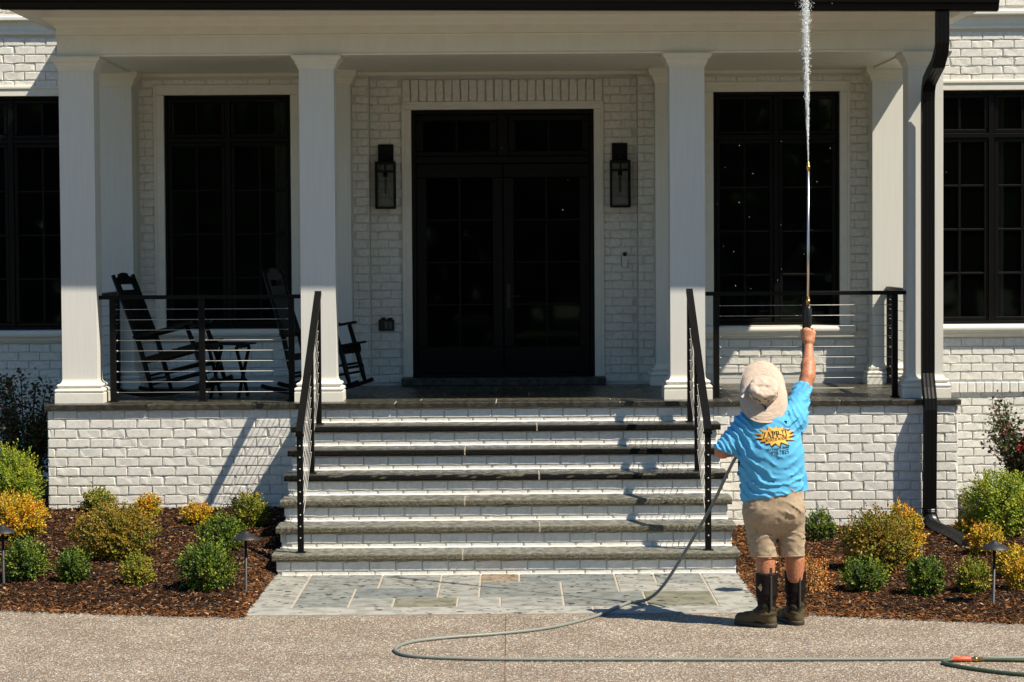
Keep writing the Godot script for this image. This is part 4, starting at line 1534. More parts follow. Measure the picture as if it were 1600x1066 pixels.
# ---------------------------------------------------------------- rocking chairs and tray table
func rocking_chair(label: String, at: Vector3, yaw: float, tilt := 4.5) -> Node3D:
	var c := base("rocking_chair", label, "rocking chair", at, "black rocking chairs on the porch")
	c.basis = Basis(Vector3.UP, yaw) * Basis(Vector3(0, 0, 1), deg_to_rad(tilt))
	var m: Material = M.chair_paint
	var W := 0.235
	for sg in [-1, 1]:
		var z: float = W * sg
		var s := st()
		var pts := []
		for i in 15:
			var u := lerpf(-0.46, 0.445, i / 14.0)
			pts.append(Vector3(u, 0.035 + 0.36 * u * u + 0.05 * u, z))
		for i in 14:
			var w := 0.030 if i > 1 and i < 12 else 0.024
			bar(s, pts[i], pts[i + 1] + (pts[i + 1] - pts[i]).normalized() * 0.003, 0.034, w * 1.5)
		put(c, "rocker", s, m)
		s = st(true)
		tube(s, [Vector3(-0.15, 0.05, z), Vector3(-0.19, 0.26, z), Vector3(-0.24, 0.50, z), Vector3(-0.43, 1.125, z)], [0.016, 0.023, 0.023, 0.019], 10)
		put(c, "back_post", s, m)
		s = st(true)
		tube(s, [Vector3(0.375, 0.09, z * 1.04), Vector3(0.345, 0.20, z * 1.04), Vector3(0.305, 0.36, z * 1.04), Vector3(0.225, 0.625, z * 1.04)], [0.015, 0.022, 0.024, 0.019], 10)
		put(c, "front_leg", s, m)
		s = st()
		bar(s, Vector3(-0.27, 0.555, z * 1.06), Vector3(0.28, 0.648, z * 1.10), 0.085, 0.024)
		put(c, "arm", s, m)
		s = st(true)
		tube(s, [Vector3(-0.175, 0.20, z), Vector3(0.345, 0.285, z)], 0.011, 8)
		tube(s, [Vector3(-0.16, 0.12, z), Vector3(0.362, 0.205, z)], 0.011, 8)
		put(c, "side_stretcher", s, m)
	for k in 9:
		var s := st()
		var u := -0.175 + k * 0.0665
		var y := 0.365 + (u + 0.175) * 0.19
		bar(s, Vector3(u - 0.026, y - 0.005, 0), Vector3(u + 0.026, y + 0.005, 0), 0.51, 0.018)
		put(c, "seat_slat", s, m)
	var s2 := st()
	for sg in [-1, 1]: bar(s2, Vector3(-0.20, 0.335, W * sg), Vector3(0.33, 0.432, W * sg), 0.024, 0.055)
	bar(s2, Vector3(0.325, 0.405, -W), Vector3(0.325, 0.405, W), 0.055, 0.024, Vector3(0, 1, 0))
	bar(s2, Vector3(0.352, 0.255, -W), Vector3(0.352, 0.255, W), 0.022, 0.022, Vector3(0, 1, 0))
	bar(s2, Vector3(-0.17, 0.17, -W), Vector3(-0.17, 0.17, W), 0.022, 0.022, Vector3(0, 1, 0))
	put(c, "seat_frame", s2, m)
	# back: bottom rail, upright slats, crest with a hand hole
	var along := func(y: float) -> Vector3: return Vector3(lerpf(-0.24, -0.43, (y - 0.50) / 0.625), y, 0)
	s2 = st()
	var a: Vector3 = along.call(0.55)
	bar(s2, a + Vector3(0, 0, -W), a + Vector3(0, 0, W), 0.055, 0.02, Vector3(-0.25, 1, 0))
	a = along.call(0.955)
	bar(s2, a + Vector3(0, 0, -W), a + Vector3(0, 0, W), 0.06, 0.02, Vector3(-0.25, 1, 0))
	put(c, "back_rail", s2, m)
	for k in 7:
		var s := st()
		var z := (k - 3) * 0.0595
		bar(s, (along.call(0.57) as Vector3) + Vector3(0, 0, z), (along.call(0.935) as Vector3) + Vector3(0, 0, z), 0.052, 0.014)
		put(c, "back_slat", s, m)
	s2 = st()
	var n := 18
	for i in n:
		var za := lerpf(-W, W, float(i) / n)
		var zb := lerpf(-W, W, float(i + 1) / n)
		var zm := (za + zb) / 2
		var y1 := 1.075 + 0.05 * maxf(0.0, cos(zm / W * 1.5)) + (0.018 if absf(zm) < 0.10 else 0.0)
		var y0 := 0.98 if absf(zm) > 0.165 else 1.04
		bar(s2, (along.call(y0) as Vector3) + Vector3(0, 0, zm), (along.call(y1) as Vector3) + Vector3(0, 0, zm), zb - za + 0.0005, 0.02)
	put(c, "crest", s2, m)
	return c

func porch_furniture() -> void:
	rocking_chair("black rocking chair behind the left porch railing, beside the corner column", Vector3(-2.955, H + 0.006, -1.15), -deg_to_rad(13.0))
	rocking_chair("black rocking chair half hidden behind the column left of the steps", Vector3(-1.70, H, -1.25), -deg_to_rad(13.0), 0.0)
	var t := base("tray_table", "small black folding tray table between the two rocking chairs", "table", Vector3(-2.475, H, -1.00))
	t.rotation.y = deg_to_rad(-14.0)
	var m: Material = M.chair_paint
	for k in 5:
		var s := st()
		bx(s, -0.20, 0.20, 0.468, 0.484, -0.166 + k * 0.068, -0.102 + k * 0.068, 0.003)
		put(t, "top_slat", s, m)
	var s := st()
	for x in [-0.13, 0.13]:
		bx(s, x - 0.012, x + 0.012, 0.44, 0.4675, -0.15, 0.15, 0.002)
	put(t, "top_batten", s, m)
	for x in [-0.13, 0.13]:
		for e in [-1, 1]:
			s = st()
			bar(s, Vector3(x + 0.011 * e, 0.0, 0.16 * e), Vector3(x + 0.011 * e, 0.45, -0.14 * e), 0.032, 0.02, Vector3(0, 0, 1))
			put(t, "leg", s, m)
	s = st()
	for e in [-1, 1]: bx(s, -0.14, 0.14, 0.13, 0.16, 0.075 * e - 0.008, 0.075 * e + 0.008, 0.002)
	put(t, "cross_bar", s, m)

# ---------------------------------------------------------------- path lights
func path_lights() -> void:
	var d := [[-3.70, 3.06, "black mushroom path light at the far left of the mulch bed"], [-1.893, 3.28, "black mushroom path light left of the bluestone landing"], [1.885, 3.28, "black mushroom path light hidden behind the man"], [3.402, 4.06, "black mushroom path light at the right, nearest the driveway"]]
	for q in d:
		var y := bed_y(q[0], q[1])
		var p := base("path_light", q[2], "path light", Vector3(q[0], y - 0.02, q[1]), "black mushroom path lights in the beds")
		p.rotation.z = R(-0.02, 0.02)
		var s := st(true)
		lathe(s, [Vector2(0.0, 0.42), Vector2(0.0105, 0.42), Vector2(0.0105, 0.0), Vector2(0.014, 0.0), Vector2(0.014, -0.05), Vector2(0, -0.06)], 12)
		put(p, "post", s, M.path_metal)
		s = st(true)
		lathe(s, [Vector2(0.0, 0.468), Vector2(0.012, 0.466), Vector2(0.022, 0.458), Vector2(0.03, 0.450), Vector2(0.06, 0.434), Vector2(0.105, 0.410), Vector2(0.106, 0.407), Vector2(0.10, 0.407), Vector2(0.055, 0.428), Vector2(0.02, 0.438), Vector2(0.0, 0.44)], 28)
		put(p, "shade", s, M.path_metal)

# ---------------------------------------------------------------- shrubs
var leaf_m: ArrayMesh
var PAL := {}

func leaf_mesh(w: float, fold: float) -> ArrayMesh:
	var s := st(true)
	var a := Vector3(0, 0, 0); var b := Vector3(w, fold, 0.45); var c := Vector3(0, 0.06, 1.0); var d := Vector3(-w, fold, 0.45)
	var e := Vector3(0, -0.02, 0.5)
	tri(s, a, e, b); tri(s, b, e, c); tri(s, a, d, e); tri(s, d, c, e)
	return done(s, M.leaf)

func shrub(i: int, x: float, y: float, z: float, rad: float, h: float, kind: String, label: String) -> void:
	var p := base("boxwood_shrub", label, "shrub", Vector3(x, y - 0.02, z), "low clipped shrubs in the mulch beds")
	var g := RandomNumberGenerator.new()
	g.seed = 500 + i
	# stems
	var s := st(true)
	for k in 9:
		var a := g.randf() * TAU
		var q := Vector3(cos(a), 0, sin(a)) * rad * g.randf_range(0.2, 0.7)
		tube(s, [Vector3(cos(a) * 0.012, -0.03, sin(a) * 0.012), q * 0.5 + Vector3(0, h * 0.35, 0), q + Vector3(0, h * g.randf_range(0.6, 0.85), 0)], [0.008, 0.006, 0.002], 5)
	put(p, "stem", s, M.bark)
	var pal: Array = PAL[kind]
	var n := int(clampf(rad * h * 85000.0, 2400.0, 14000.0))
	if kind == "dry": n = 1300
	var xf := []
	var col := PackedColorArray()
	var nn := FastNoiseLite.new()
	nn.seed = 900 + i
	nn.frequency = 1.0
	# twigs carry the leaves: each a short spray
	var tw := n / 9
	for k in tw:
		var dir := Vector3(g.randfn(), g.randfn() * 0.9 + 0.12, g.randfn()).normalized()
		var lump := 1.0 + 0.30 * nn.get_noise_3d(dir.x * 2.0, dir.y * 2.0, dir.z * 2.0) + 0.14 * nn.get_noise_3d(dir.x * 5.0, dir.y * 6.0, dir.z * 6.0)
		var depth := pow(g.randf(), 0.55)
		var c := Vector3(dir.x * rad, dir.y * h * 0.52, dir.z * rad) * lump * (0.42 + 0.55 * depth) + Vector3(0, h * 0.5, 0)
		var out := (dir + Vector3(0, 0.55, 0) + Vector3(g.randfn(), g.randfn(), g.randfn()) * 0.32).normalized()
		var len := g.randf_range(0.03, 0.065) * (1.9 if g.randf() < 0.09 else 1.0) * (1.15 if rad > 0.22 else 1.0)
		if kind == "dry": len *= 1.7
		var side := out.cross(Vector3(g.randfn(), g.randfn(), g.randfn())).normalized()
		var pn := nn.get_noise_3d(c.x * 5.0 + 20.0, c.y * 5.0, c.z * 5.0) * 0.5 + 0.5 + g.randf_range(-0.22, 0.22)
		var base_c: Color = pal[clampi(int(pn * pal.size()), 0, pal.size() - 1)]
		for l in 9:
			var f := float(l) / 8.0
			var q := c + out * len * (f - 0.3)
			if q.y < 0.01: continue
			var u := side.rotated(out, l * 2.4 + g.randf_range(-0.4, 0.4))
			var zdir := (u * (1.0 - 0.5 * f) + out * (0.45 + 0.7 * f)).normalized()
			var xd := zdir.cross(out + u * 0.2)
			if xd.length() < 0.05: xd = zdir.cross(Vector3(0.3, 0.8, 0.1))
			xd = xd.normalized()
			var yd := zdir.cross(xd)
			var sc := g.randf_range(0.016, 0.026)
			if kind == "dry": sc *= 0.85
			xf.append(Transform3D(Basis(xd * sc, yd * sc, zdir * sc), q))
			var v := g.randf_range(0.75, 1.25) * (1.75 if l >= 6 and kind == "green" else 1.0)
			col.append(Color(base_c.r * v * (1.15 if l >= 6 else 1.0), base_c.g * v * g.randf_range(0.95, 1.05), base_c.b * v))
	multi(p, "leaves", leaf_m, xf, col)

func shrubs() -> void:
	leaf_m = leaf_mesh(0.30, 0.10)
	PAL = {
		"green": [Color(0.028, 0.060, 0.006), Color(0.045, 0.085, 0.008), Color(0.075, 0.115, 0.009), Color(0.12, 0.155, 0.012)],
		"olive": [Color(0.075, 0.12, 0.013), Color(0.14, 0.18, 0.016), Color(0.22, 0.22, 0.02), Color(0.30, 0.235, 0.024)],
		"lime": [Color(0.10, 0.17, 0.014), Color(0.18, 0.26, 0.018), Color(0.26, 0.31, 0.022), Color(0.32, 0.33, 0.028)],
		"gold": [Color(0.20, 0.20, 0.014), Color(0.38, 0.30, 0.016), Color(0.48, 0.30, 0.018), Color(0.46, 0.19, 0.014)],
		"bronze": [Color(0.09, 0.13, 0.012), Color(0.17, 0.145, 0.013), Color(0.23, 0.15, 0.014), Color(0.19, 0.22, 0.016)],
		"dry": [Color(0.44, 0.21, 0.04), Color(0.50, 0.25, 0.06), Color(0.40, 0.16, 0.03), Color(0.36, 0.25, 0.07)],
		"rose": [Color(0.020, 0.050, 0.012), Color(0.035, 0.070, 0.015), Color(0.06, 0.05, 0.016), Color(0.13, 0.03, 0.018)],
	}
	var L := [
		[-4.17, 0.27, 0.41, 0.26, 0.60, "lime", "tall lime green shrub at the left edge, above the golden one"],
		[-3.98, 0.20, 1.22, 0.24, 0.37, "gold", "golden orange shrub at the left edge, beside the corner of the brick base"],
		[-3.58, 0.08, 2.89, 0.165, 0.32, "green", "dark green shrub by the leftmost path light"],
		[-3.20, 0.07, 3.00, 0.11, 0.265, "green", "small narrow dark green shrub, second from the left along the driveway"],
		[-2.71, 0.07, 3.12, 0.11, 0.235, "olive", "small yellow green shrub in front of the big bronze one on the left"],
		[-3.03, 0.14, 2.09, 0.31, 0.43, "bronze", "big round bronze and green shrub in the middle of the left bed"],
		[-3.48, 0.29, 0.10, 0.12, 0.20, "olive", "small olive shrub against the brick base, behind the big left one"],
		[-3.01, 0.27, 0.40, 0.09, 0.20, "gold", "tiny yellow shrub peeking over the big round shrub on the left"],
		[-2.57, 0.24, 0.70, 0.105, 0.19, "gold", "small yellow brown shrub by the brick base, under the railing shadow"],
		[-2.23, 0.17, 1.89, 0.165, 0.28, "green", "green shrub behind the path light left of the landing"],
		[-2.12, 0.24, 0.88, 0.145, 0.285, "olive", "taller yellow green shrub nearest the steps in the left bed"],
		[-2.17, 0.06, 3.35, 0.20, 0.36, "green", "round green shrub in front, left of the bluestone landing"],
		[2.57, 0.10, 0.89, 0.12, 0.245, "green", "green shrub against the brick base just right of the man"],
		[2.17, 0.02, 3.44, 0.15, 0.26, "dry", "dried out orange tuft just behind the right boot"],
		[2.82, 0.06, 2.50, 0.25, 0.46, "bronze", "big bronze shrub in the middle of the right bed"],
		[3.06, 0.06, 2.15, 0.15, 0.46, "gold", "golden top growing out behind the big bronze shrub, left of the drain pipe"],
		[2.59, 0.03, 3.43, 0.15, 0.255, "green", "round dark green shrub in front of the big bronze one on the right"],
		[2.99, 0.03, 3.66, 0.12, 0.285, "green", "upright green shrub below the end of the drain pipe"],
		[3.35, 0.03, 3.55, 0.11, 0.25, "olive", "yellow green shrub just left of the right path light"],
		[3.84, 0.10, 0.75, 0.10, 0.19, "gold", "small orange shrub at the right corner of the brick base"],
		[3.78, 0.08, 1.75, 0.13, 0.25, "gold", "yellow shrub right of the drain pipe outlet"],
		[4.10, 0.10, 0.70, 0.31, 0.55, "lime", "large lime green shrub at the right edge, before the main wall"],
		[3.72, 0.03, 3.45, 0.12, 0.26, "gold", "yellow orange shrub right of the right path light"],
		[3.78, 0.05, 2.90, 0.13, 0.25, "gold", "orange shrub behind the right path light at the edge of the photo"],
		[4.18, 0.06, 2.3, 0.12, 0.27, "gold", "orange shrub outside the right edge, under the lime one"],
	]
	for i in L.size():
		var q: Array = L[i]
		shrub(i, q[0], q[1], q[2], q[3], q[4], q[5], q[6])
	rose_bush(0, Vector3(-4.28, 0.26, -0.9), 0.36, 1.15, "dark leggy rose bush in the shade left of the porch")
	rose_bush(1, Vector3(4.56, 0.10, -0.55), 0.36, 1.12, "rose bush with a red bloom at the right edge, before the main wall")

func rose_bush(i: int, at: Vector3, rad: float, h: float, label: String) -> void:
	var p := base("rose_bush", label, "shrub", at, "rose bushes against the house")
	var g := RandomNumberGenerator.new()
	g.seed = 800 + i
	var s := st(true)
	var xf := []
	var col := PackedColorArray()
	var pal: Array = PAL["rose"]
	var tips := []
	for k in 30:
		var a := g.randf() * TAU
		var tip := Vector3(cos(a) * rad * g.randf_range(0.4, 1.0), h * g.randf_range(0.55, 1.0), sin(a) * rad * g.randf_range(0.4, 1.0))
		var pts := spline([Vector3(cos(a) * 0.03, 0, sin(a) * 0.03), Vector3(tip.x * 0.35, h * 0.35, tip.z * 0.35), tip], 5)
		tube(s, pts, 0.005, 5)
		tips.append(tip)
		for j in range(2, pts.size()):
			for l in 26:
				var q: Vector3 = pts[j] + Vector3(g.randfn(), g.randfn(), g.randfn()) * 0.05
				var zd := Vector3(g.randfn(), g.randfn() * 0.6, g.randfn()).normalized()
				var xd := zd.cross(Vector3(g.randfn(), g.randfn() + 0.5, g.randfn())).normalized()
				var sc := g.randf_range(0.025, 0.045)
				xf.append(Transform3D(Basis(xd * sc * 1.2, zd.cross(xd) * sc, zd * sc), q))
				var c: Color = pal[g.randi() % 4]
				var v := g.randf_range(0.7, 1.4)
				col.append(Color(c.r * v, c.g * v, c.b * v))
	put(p, "stem", s, M.bark)
	multi(p, "leaves", leaf_m, xf, col)
	for k in 6:
		var b := st(true)
		var c: Vector3 = tips[k] + Vector3(0, 0.02, 0.03)
		if i == 1 and k == 0: c = Vector3(-0.11, 0.66, 0.30)
		var r := 0.035 if k == 0 else g.randf_range(0.012, 0.02)
		for l in 14:
			var d := Vector3(g.randfn(), g.randfn() * 0.7 + 0.3, g.randfn()).normalized()
			var u := d.cross(Vector3(0.3, 0.9, 0.2)).normalized()
			var w := d.cross(u)
			var o := c + d * r * 0.55
			tri(b, o - u * r * 0.6, o + d * r * 0.4 + w * r * 0.3, o + u * r * 0.6)
			tri(b, o - u * r * 0.6, o + u * r * 0.6, o - w * r * 0.8)
		put(p, "bloom", b, M.petal)

# ---------------------------------------------------------------- trees across the lawn, mirrored in the panes
func trees() -> void:
	var s := st(true)
	for k in 5:
		var d := Vector3(R(-1, 1), R(-0.5, 0.8), R(-1, 1)).normalized()
		var u := d.cross(Vector3(0.2, 0.9, 0.3)).normalized() * 0.5
		var o := Vector3(R(-0.5, 0.5), R(-0.4, 0.4), R(-0.5, 0.5))
		tri(s, o - u, o + d, o + u)
		tri(s, o - u, o + u, o - d * 0.5)
	var clump := done(s, M.leaf)
	var spots := [[-19.0, 36.0, 12.0], [-12.5, 41.0, 15.0], [-7.0, 35.0, 11.0], [-1.5, 42.0, 16.0], [4.0, 37.0, 12.5], [9.5, 43.0, 16.0], [15.0, 37.0, 12.0], [21.0, 42.0, 14.0], [-26.0, 41.0, 15.0], [28.0, 40.0, 13.0]]
	var names := ["broad dark tree far left across the lawn", "tall tree left of centre across the lawn", "lower tree left of centre, nearest the driveway", "tallest tree straight across from the door", "middling tree right of the tallest one", "tall tree right of centre across the lawn", "low broad tree right across the lawn", "tall tree far right across the lawn", "leftmost tree of the row across the lawn", "rightmost tree of the row across the lawn"]
	for k in 9:
		spots.append([-30.0 + k * 7.5, 54.0 + 3.0 * (k % 2), 17.0 + 2.0 * (k % 3)])
		names.append("tree number %s from the left in the tall back row across the lawn" % ["one", "two", "three", "four", "five", "six", "seven", "eight", "nine"][k])
	for i in spots.size():
		var q: Array = spots[i]
		var p := base("shade_tree", names[i], "tree", Vector3(q[0], -0.03, q[1]), "trees across the lawn")
		var g := RandomNumberGenerator.new()
		g.seed = 300 + i
		var h: float = q[2]
		var t := st(true)
		tube(t, [Vector3(0, -0.2, 0), Vector3(0.1, h * 0.3, 0.1), Vector3(0, h * 0.75, 0)], [0.34, 0.25, 0.08], 8)
		for k in 6:
			var a := g.randf() * TAU
			tube(t, [Vector3(0.05, h * (0.2 + 0.08 * k), 0), Vector3(cos(a) * h * 0.13, h * (0.3 + 0.08 * k), sin(a) * h * 0.13), Vector3(cos(a) * h * 0.26, h * (0.36 + 0.08 * k), sin(a) * h * 0.26)], [0.13, 0.08, 0.03], 5)
		put(p, "trunk", t, M.bark)
		var xf := []
		var col := PackedColorArray()
		for k in 2600:
			var d := Vector3(g.randfn(), g.randfn(), g.randfn()).normalized()
			var lump := 1.0 + 0.35 * noi.get_noise_3d(d.x * 2.0 + i * 5.0, d.y * 2.0, d.z * 2.0)
			var c := Vector3(d.x * h * (0.36 if i < 10 else 0.30), d.y * h * 0.50, d.z * h * 0.33) * lump * pow(g.randf(), 0.4) + Vector3(0, h * 0.5, 0)
			if c.y < 0.1: continue
			var sc := g.randf_range(0.22, 0.5)
			xf.append(Transform3D(Basis.from_euler(Vector3(g.randf() * TAU, g.randf() * TAU, 0)) * Basis.from_scale(Vector3(sc, sc, sc)), c))
			var v := g.randf_range(0.6, 1.3)
			col.append(Color(0.085 * v, 0.145 * v, 0.03 * v))
		multi(p, "crown", clump, xf, col)

# ---------------------------------------------------------------- the man
func fist(s: SurfaceTool, xf: Transform3D) -> void:
	# closed hand: wrist below (-y), back of the hand towards +z, a bar through the palm along y at z = -0.026
	var f := Field.new(Vector3(-0.075, -0.09, -0.085), Vector3(0.075, 0.075, 0.05), 0.004)
	f.cap(Vector3(-0.004, -0.085, 0.0), Vector3(0, -0.045, 0.002), 0.031, 0.030, 0.02)
	f.cap(Vector3(-0.012, -0.03, 0.0), Vector3(-0.016, 0.026, 0.002), 0.030, 0.026, 0.02, Vector3(1, 1, 1.35))
	f.cap(Vector3(0.014, -0.034, -0.002), Vector3(0.008, 0.020, 0.0), 0.028, 0.023, 0.02, Vector3(1, 1, 1.3))
	var ln := [1.0, 1.06, 1.0, 0.84]
	for k in 4:
		var y := 0.033 - k * 0.0195
		var r := 0.0098 - 0.0006 * k
		var l: float = ln[k]
		var a := Vector3(-0.030, y - 0.002, 0.004)
		var b := Vector3(-0.042, y, -0.018 * l - 0.004)
		var c := Vector3(-0.022, y + 0.001, -0.050)
		var e := Vector3(0.014 * l, y, -0.056)
		f.cap(a, b, r * 1.12, r, 0.008)
		f.cap(b, c, r, r * 0.95, 0.005)
		f.cap(c, e, r * 0.95, r * 0.85, 0.005)
	f.cap(Vector3(0.026, -0.018, -0.002), Vector3(0.040, 0.012, -0.012), 0.0155, 0.0125, 0.012)
	f.cap(Vector3(0.040, 0.012, -0.012), Vector3(0.031, 0.043, -0.024), 0.0122, 0.0098, 0.006)
	f.mesh(s, null, xf)

func person() -> void:
	var P := base("person", "man in sun hat, blue T-shirt, khaki shorts and boots, raising a spray lance", "person", Vector3(1.80, 0, 4.80))
	var body := st(true)
	var f := Field.new(Vector3(-0.46, 0.03, -0.46), Vector3(0.36, 1.93, 0.26), 0.0125)
	f.cap(Vector3(-0.01, 0.84, 0.02), Vector3(-0.02, 1.27, 0.0), 0.15, 0.165, 0.04, Vector3(1, 1, 1.4))
	f.cap(Vector3(-0.07, 0.80, 0.02), Vector3(0.07, 0.80, 0.02), 0.12, 0.12)
	for q in [[-0.10, -0.068, 0.045, 0.095, -0.062], [0.10, 0.134, 0.005, -0.02, 0.140]]:
		var knee := Vector3(q[1], 0.50, q[2])
		var ank := Vector3(q[4], 0.08, q[3])
		f.cap(Vector3(q[0], 0.76, 0.02), knee, 0.088, 0.062)
		f.cap(knee, ank, 0.056, 0.040)
		f.cap(knee.lerp(ank, 0.16) + Vector3(0, 0, 0.016), knee.lerp(ank, 0.42) + Vector3(0, 0, 0.014), 0.062, 0.054, 0.03)
	f.cap(Vector3(-0.03, 1.36, -0.01), Vector3(-0.19, 1.33, -0.01), 0.06, 0.062)
	f.cap(Vector3(-0.03, 1.37, -0.01), Vector3(0.14, 1.38, -0.04), 0.06, 0.062)
	f.cap(Vector3(-0.04, 1.36, -0.01), Vector3(-0.068, 1.50, -0.045), 0.062, 0.058)
	f.cap(Vector3(0.14, 1.38, -0.04), Vector3(0.245, 1.655, -0.175), 0.058, 0.046)
	f.cap(Vector3(0.245, 1.655, -0.175), Vector3(0.254, 1.72, -0.225), 0.046, 0.046)
	f.cap(Vector3(0.254, 1.72, -0.225), Vector3(0.270, 1.868, -0.335), 0.046, 0.029)
	f.cap(Vector3(-0.19, 1.33, -0.01), Vector3(-0.345, 1.170, 0.0), 0.058, 0.050)
	f.cap(Vector3(-0.345, 1.170, 0.0), Vector3(-0.195, 1.130, -0.335), 0.047, 0.029)
	f.mesh(body)
	# head, tipped far back
	var n := Vector3(-0.03, 0.48, 0.877).normalized()
	var fw := Vector3(0, 0.877, -0.48).normalized()
	var sx := fw.cross(n).normalized()
	var hc := Vector3(-0.072, 1.528, -0.05)
	var hf := Field.new(hc - Vector3(0.17, 0.19, 0.19), hc + Vector3(0.17, 0.19, 0.19), 0.0055)
	var hp := func(r: float, u: float, w: float) -> Vector3: return hc + sx * r + n * u + fw * w
	hf.cap(hp.call(0, 0.025, -0.022), hp.call(0, 0.03, 0.02), 0.079, 0.076, 0.02)
	hf.cap(hp.call(0, -0.03, 0.03), hp.call(0, -0.075, 0.052), 0.056, 0.040, 0.03)
	hf.cap(hp.call(0, -0.092, 0.062), hp.call(0, -0.095, 0.066), 0.022, 0.02, 0.02)
	hf.cap(hp.call(0, 0.0, 0.092), hp.call(0, -0.034, 0.112), 0.009, 0.014, 0.012)
	for sg in [-1, 1]:
		hf.cap(hp.call(0.014 * sg, 0.016, 0.094), hp.call(0.044 * sg, 0.014, 0.082), 0.010, 0.009, 0.012)
		hf.cap(hp.call(0.012 * sg, -0.038, 0.100), hp.call(0.010 * sg, -0.036, 0.096), 0.009, 0.009, 0.006)
		hf.cap(hp.call(0.034 * sg, -0.020, 0.074), hp.call(0.046 * sg, -0.024, 0.058), 0.018, 0.016, 0.02)
		hf.cap(hp.call(0.079 * sg, 0.012, -0.012), hp.call(0.081 * sg, -0.028, -0.004), 0.014, 0.010, 0.006, Vector3(1.6, 1, 1))
	hf.cap(hp.call(-0.020, -0.062, 0.092), hp.call(0.020, -0.062, 0.092), 0.007, 0.007, 0.006)
	hf.cap(hp.call(-0.018, -0.072, 0.089), hp.call(0.018, -0.072, 0.089), 0.008, 0.008, 0.006)
	hf.cap(hp.call(0, -0.05, -0.02), Vector3(-0.04, 1.38, -0.01), 0.055, 0.058, 0.03)
	hf.mesh(body)
	fist(body, Transform3D(Basis(Vector3(1, 0, 0), -0.10) * Basis(Vector3(0, 0, 1), 0.0), Vector3(0.269, 1.925, -0.335)))
	fist(body, Transform3D(Basis(Vector3(0, 0, 1), 0.25) * Basis(Vector3(1, 0, 0), -1.45), Vector3(-0.185, 1.13, -0.40)))
	put(P, "body", body, M.skin)
	var ey := st(true)
	for sg in [-1, 1]:
		var c: Vector3 = hp.call(0.031 * sg, -0.001, 0.079)
		var l := st(true)
		lathe(l, [Vector2(0, -0.011), Vector2(0.008, -0.008), Vector2(0.0115, 0), Vector2(0.008, 0.008), Vector2(0, 0.011)], 10, c)
		put(P, "eye", l, M.candle_white)
	# hair under the hat
	var hair := st(true)
	var hh := Field.new(hc - Vector3(0.13, 0.15, 0.15), hc + Vector3(0.13, 0.15, 0.15), 0.008)
	hh.cap(hp.call(0, 0.022, -0.026), hp.call(0, 0.03, -0.01), 0.084, 0.080, 0.01)
	hh.cut(fw, fw.dot(hp.call(0, 0, 0.03)))
	hh.mesh(hair)
	put(P, "hair", hair, M.hair)

	# T-shirt
	var sh := Field.new(Vector3(-0.45, 0.77, -0.30), Vector3(0.31, 1.68, 0.22), 0.0088)
	sh.cap(Vector3(-0.035, 1.28, 0.0), Vector3(-0.030, 1.14, 0.0), 0.198, 0.222, 0.03, Vector3(1, 1, 1.42))
	sh.cap(Vector3(-0.030, 1.14, 0.0), Vector3(-0.012, 0.80, 0.01), 0.215, 0.210, 0.05, Vector3(1, 1, 1.28))
	sh.cap(Vector3(-0.04, 1.37, -0.015), Vector3(-0.185, 1.335, -0.01), 0.070, 0.082, 0.05)
	sh.cap(Vector3(-0.03, 1.37, 0.0), Vector3(0.125, 1.375, -0.035), 0.078, 0.090, 0.05)
	sh.cap(Vector3(-0.045, 1.385, -0.02), Vector3(-0.05, 1.415, -0.03), 0.072, 0.064, 0.04)
	sh.cap(Vector3(-0.185, 1.33, -0.005), Vector3(-0.352, 1.145, 0.0), 0.088, 0.078, 0.04)
	sh.cap(Vector3(0.125, 1.37, -0.035), Vector3(0.228, 1.635, -0.165), 0.092, 0.052, 0.06)
	sh.warp(func(p: Vector3) -> float:
		var w := 0.0
		# folds that hang from the left shoulder and climb to the raised arm
		var u := p.y - 2.1 * (p.x - 0.09) * (p.x - 0.09) - (0.55 * (p.x - 0.09) if p.x > 0.09 else 0.0)
		var a := noi.get_noise_3d(p.x * 4.0, p.y * 4.0, p.z * 4.0 + 3.0)
		var m := clampf(0.55 + 1.3 * noi.get_noise_3d(p.x * 5.0 + 9.0, p.y * 7.0, p.z * 3.0), 0.0, 1.0)
		w += 0.022 * m * (pow(1.0 - absf(sin(u * 44.0 + a * 3.2)), 1.6) - 0.3)
		# waist folds, nearly level
		var lowm := clampf((1.12 - p.y) / 0.14, 0.0, 1.0)
		var b := noi.get_noise_3d(p.x * 3.0, p.y * 6.0, p.z * 3.0 + 30.0)
		w += 0.015 * lowm * (pow(1.0 - absf(sin(p.y * 70.0 + 9.0 * p.x * p.x * 4.0 - p.x * 6.0 + b * 4.0)), 1.8) - 0.25) * clampf(0.5 + 1.6 * b, 0.0, 1.0)
		# tight creases at the lifted shoulder
		var sm := clampf(1.0 - p.distance_to(Vector3(0.12, 1.40, 0.03)) / 0.16, 0.0, 1.0)
		w += 0.013 * sm * (pow(1.0 - absf(sin((p.x * 0.9 + p.y * 0.45) * 95.0 + a * 4.0)), 1.5) - 0.3)
		w += 0.0055 * clampf(0.4 + 1.5 * b, 0.0, 1.0) * (pow(1.0 - absf(sin(u * 97.0 + a * 5.0 + 1.0)), 1.4) - 0.35)
		w += 0.0012 * noi.get_noise_3d(p.x * 26.0, p.y * 26.0, p.z * 26.0)
		w *= 1.0 - 0.62 * clampf(1.25 - Vector2((p.x + 0.006) / 0.15, (p.y - 1.265) / 0.10).length(), 0.0, 1.0) * (1.0 if p.z > 0.0 else 0.0)
		return -w)
	# hem, sleeve ends
	sh.cut(Vector3(0.20, -1.0, 0.0), -0.873, Vector3(0, 0.8, 0), 0.4)
	var d := Vector3(-0.39, -0.92, 0.0)
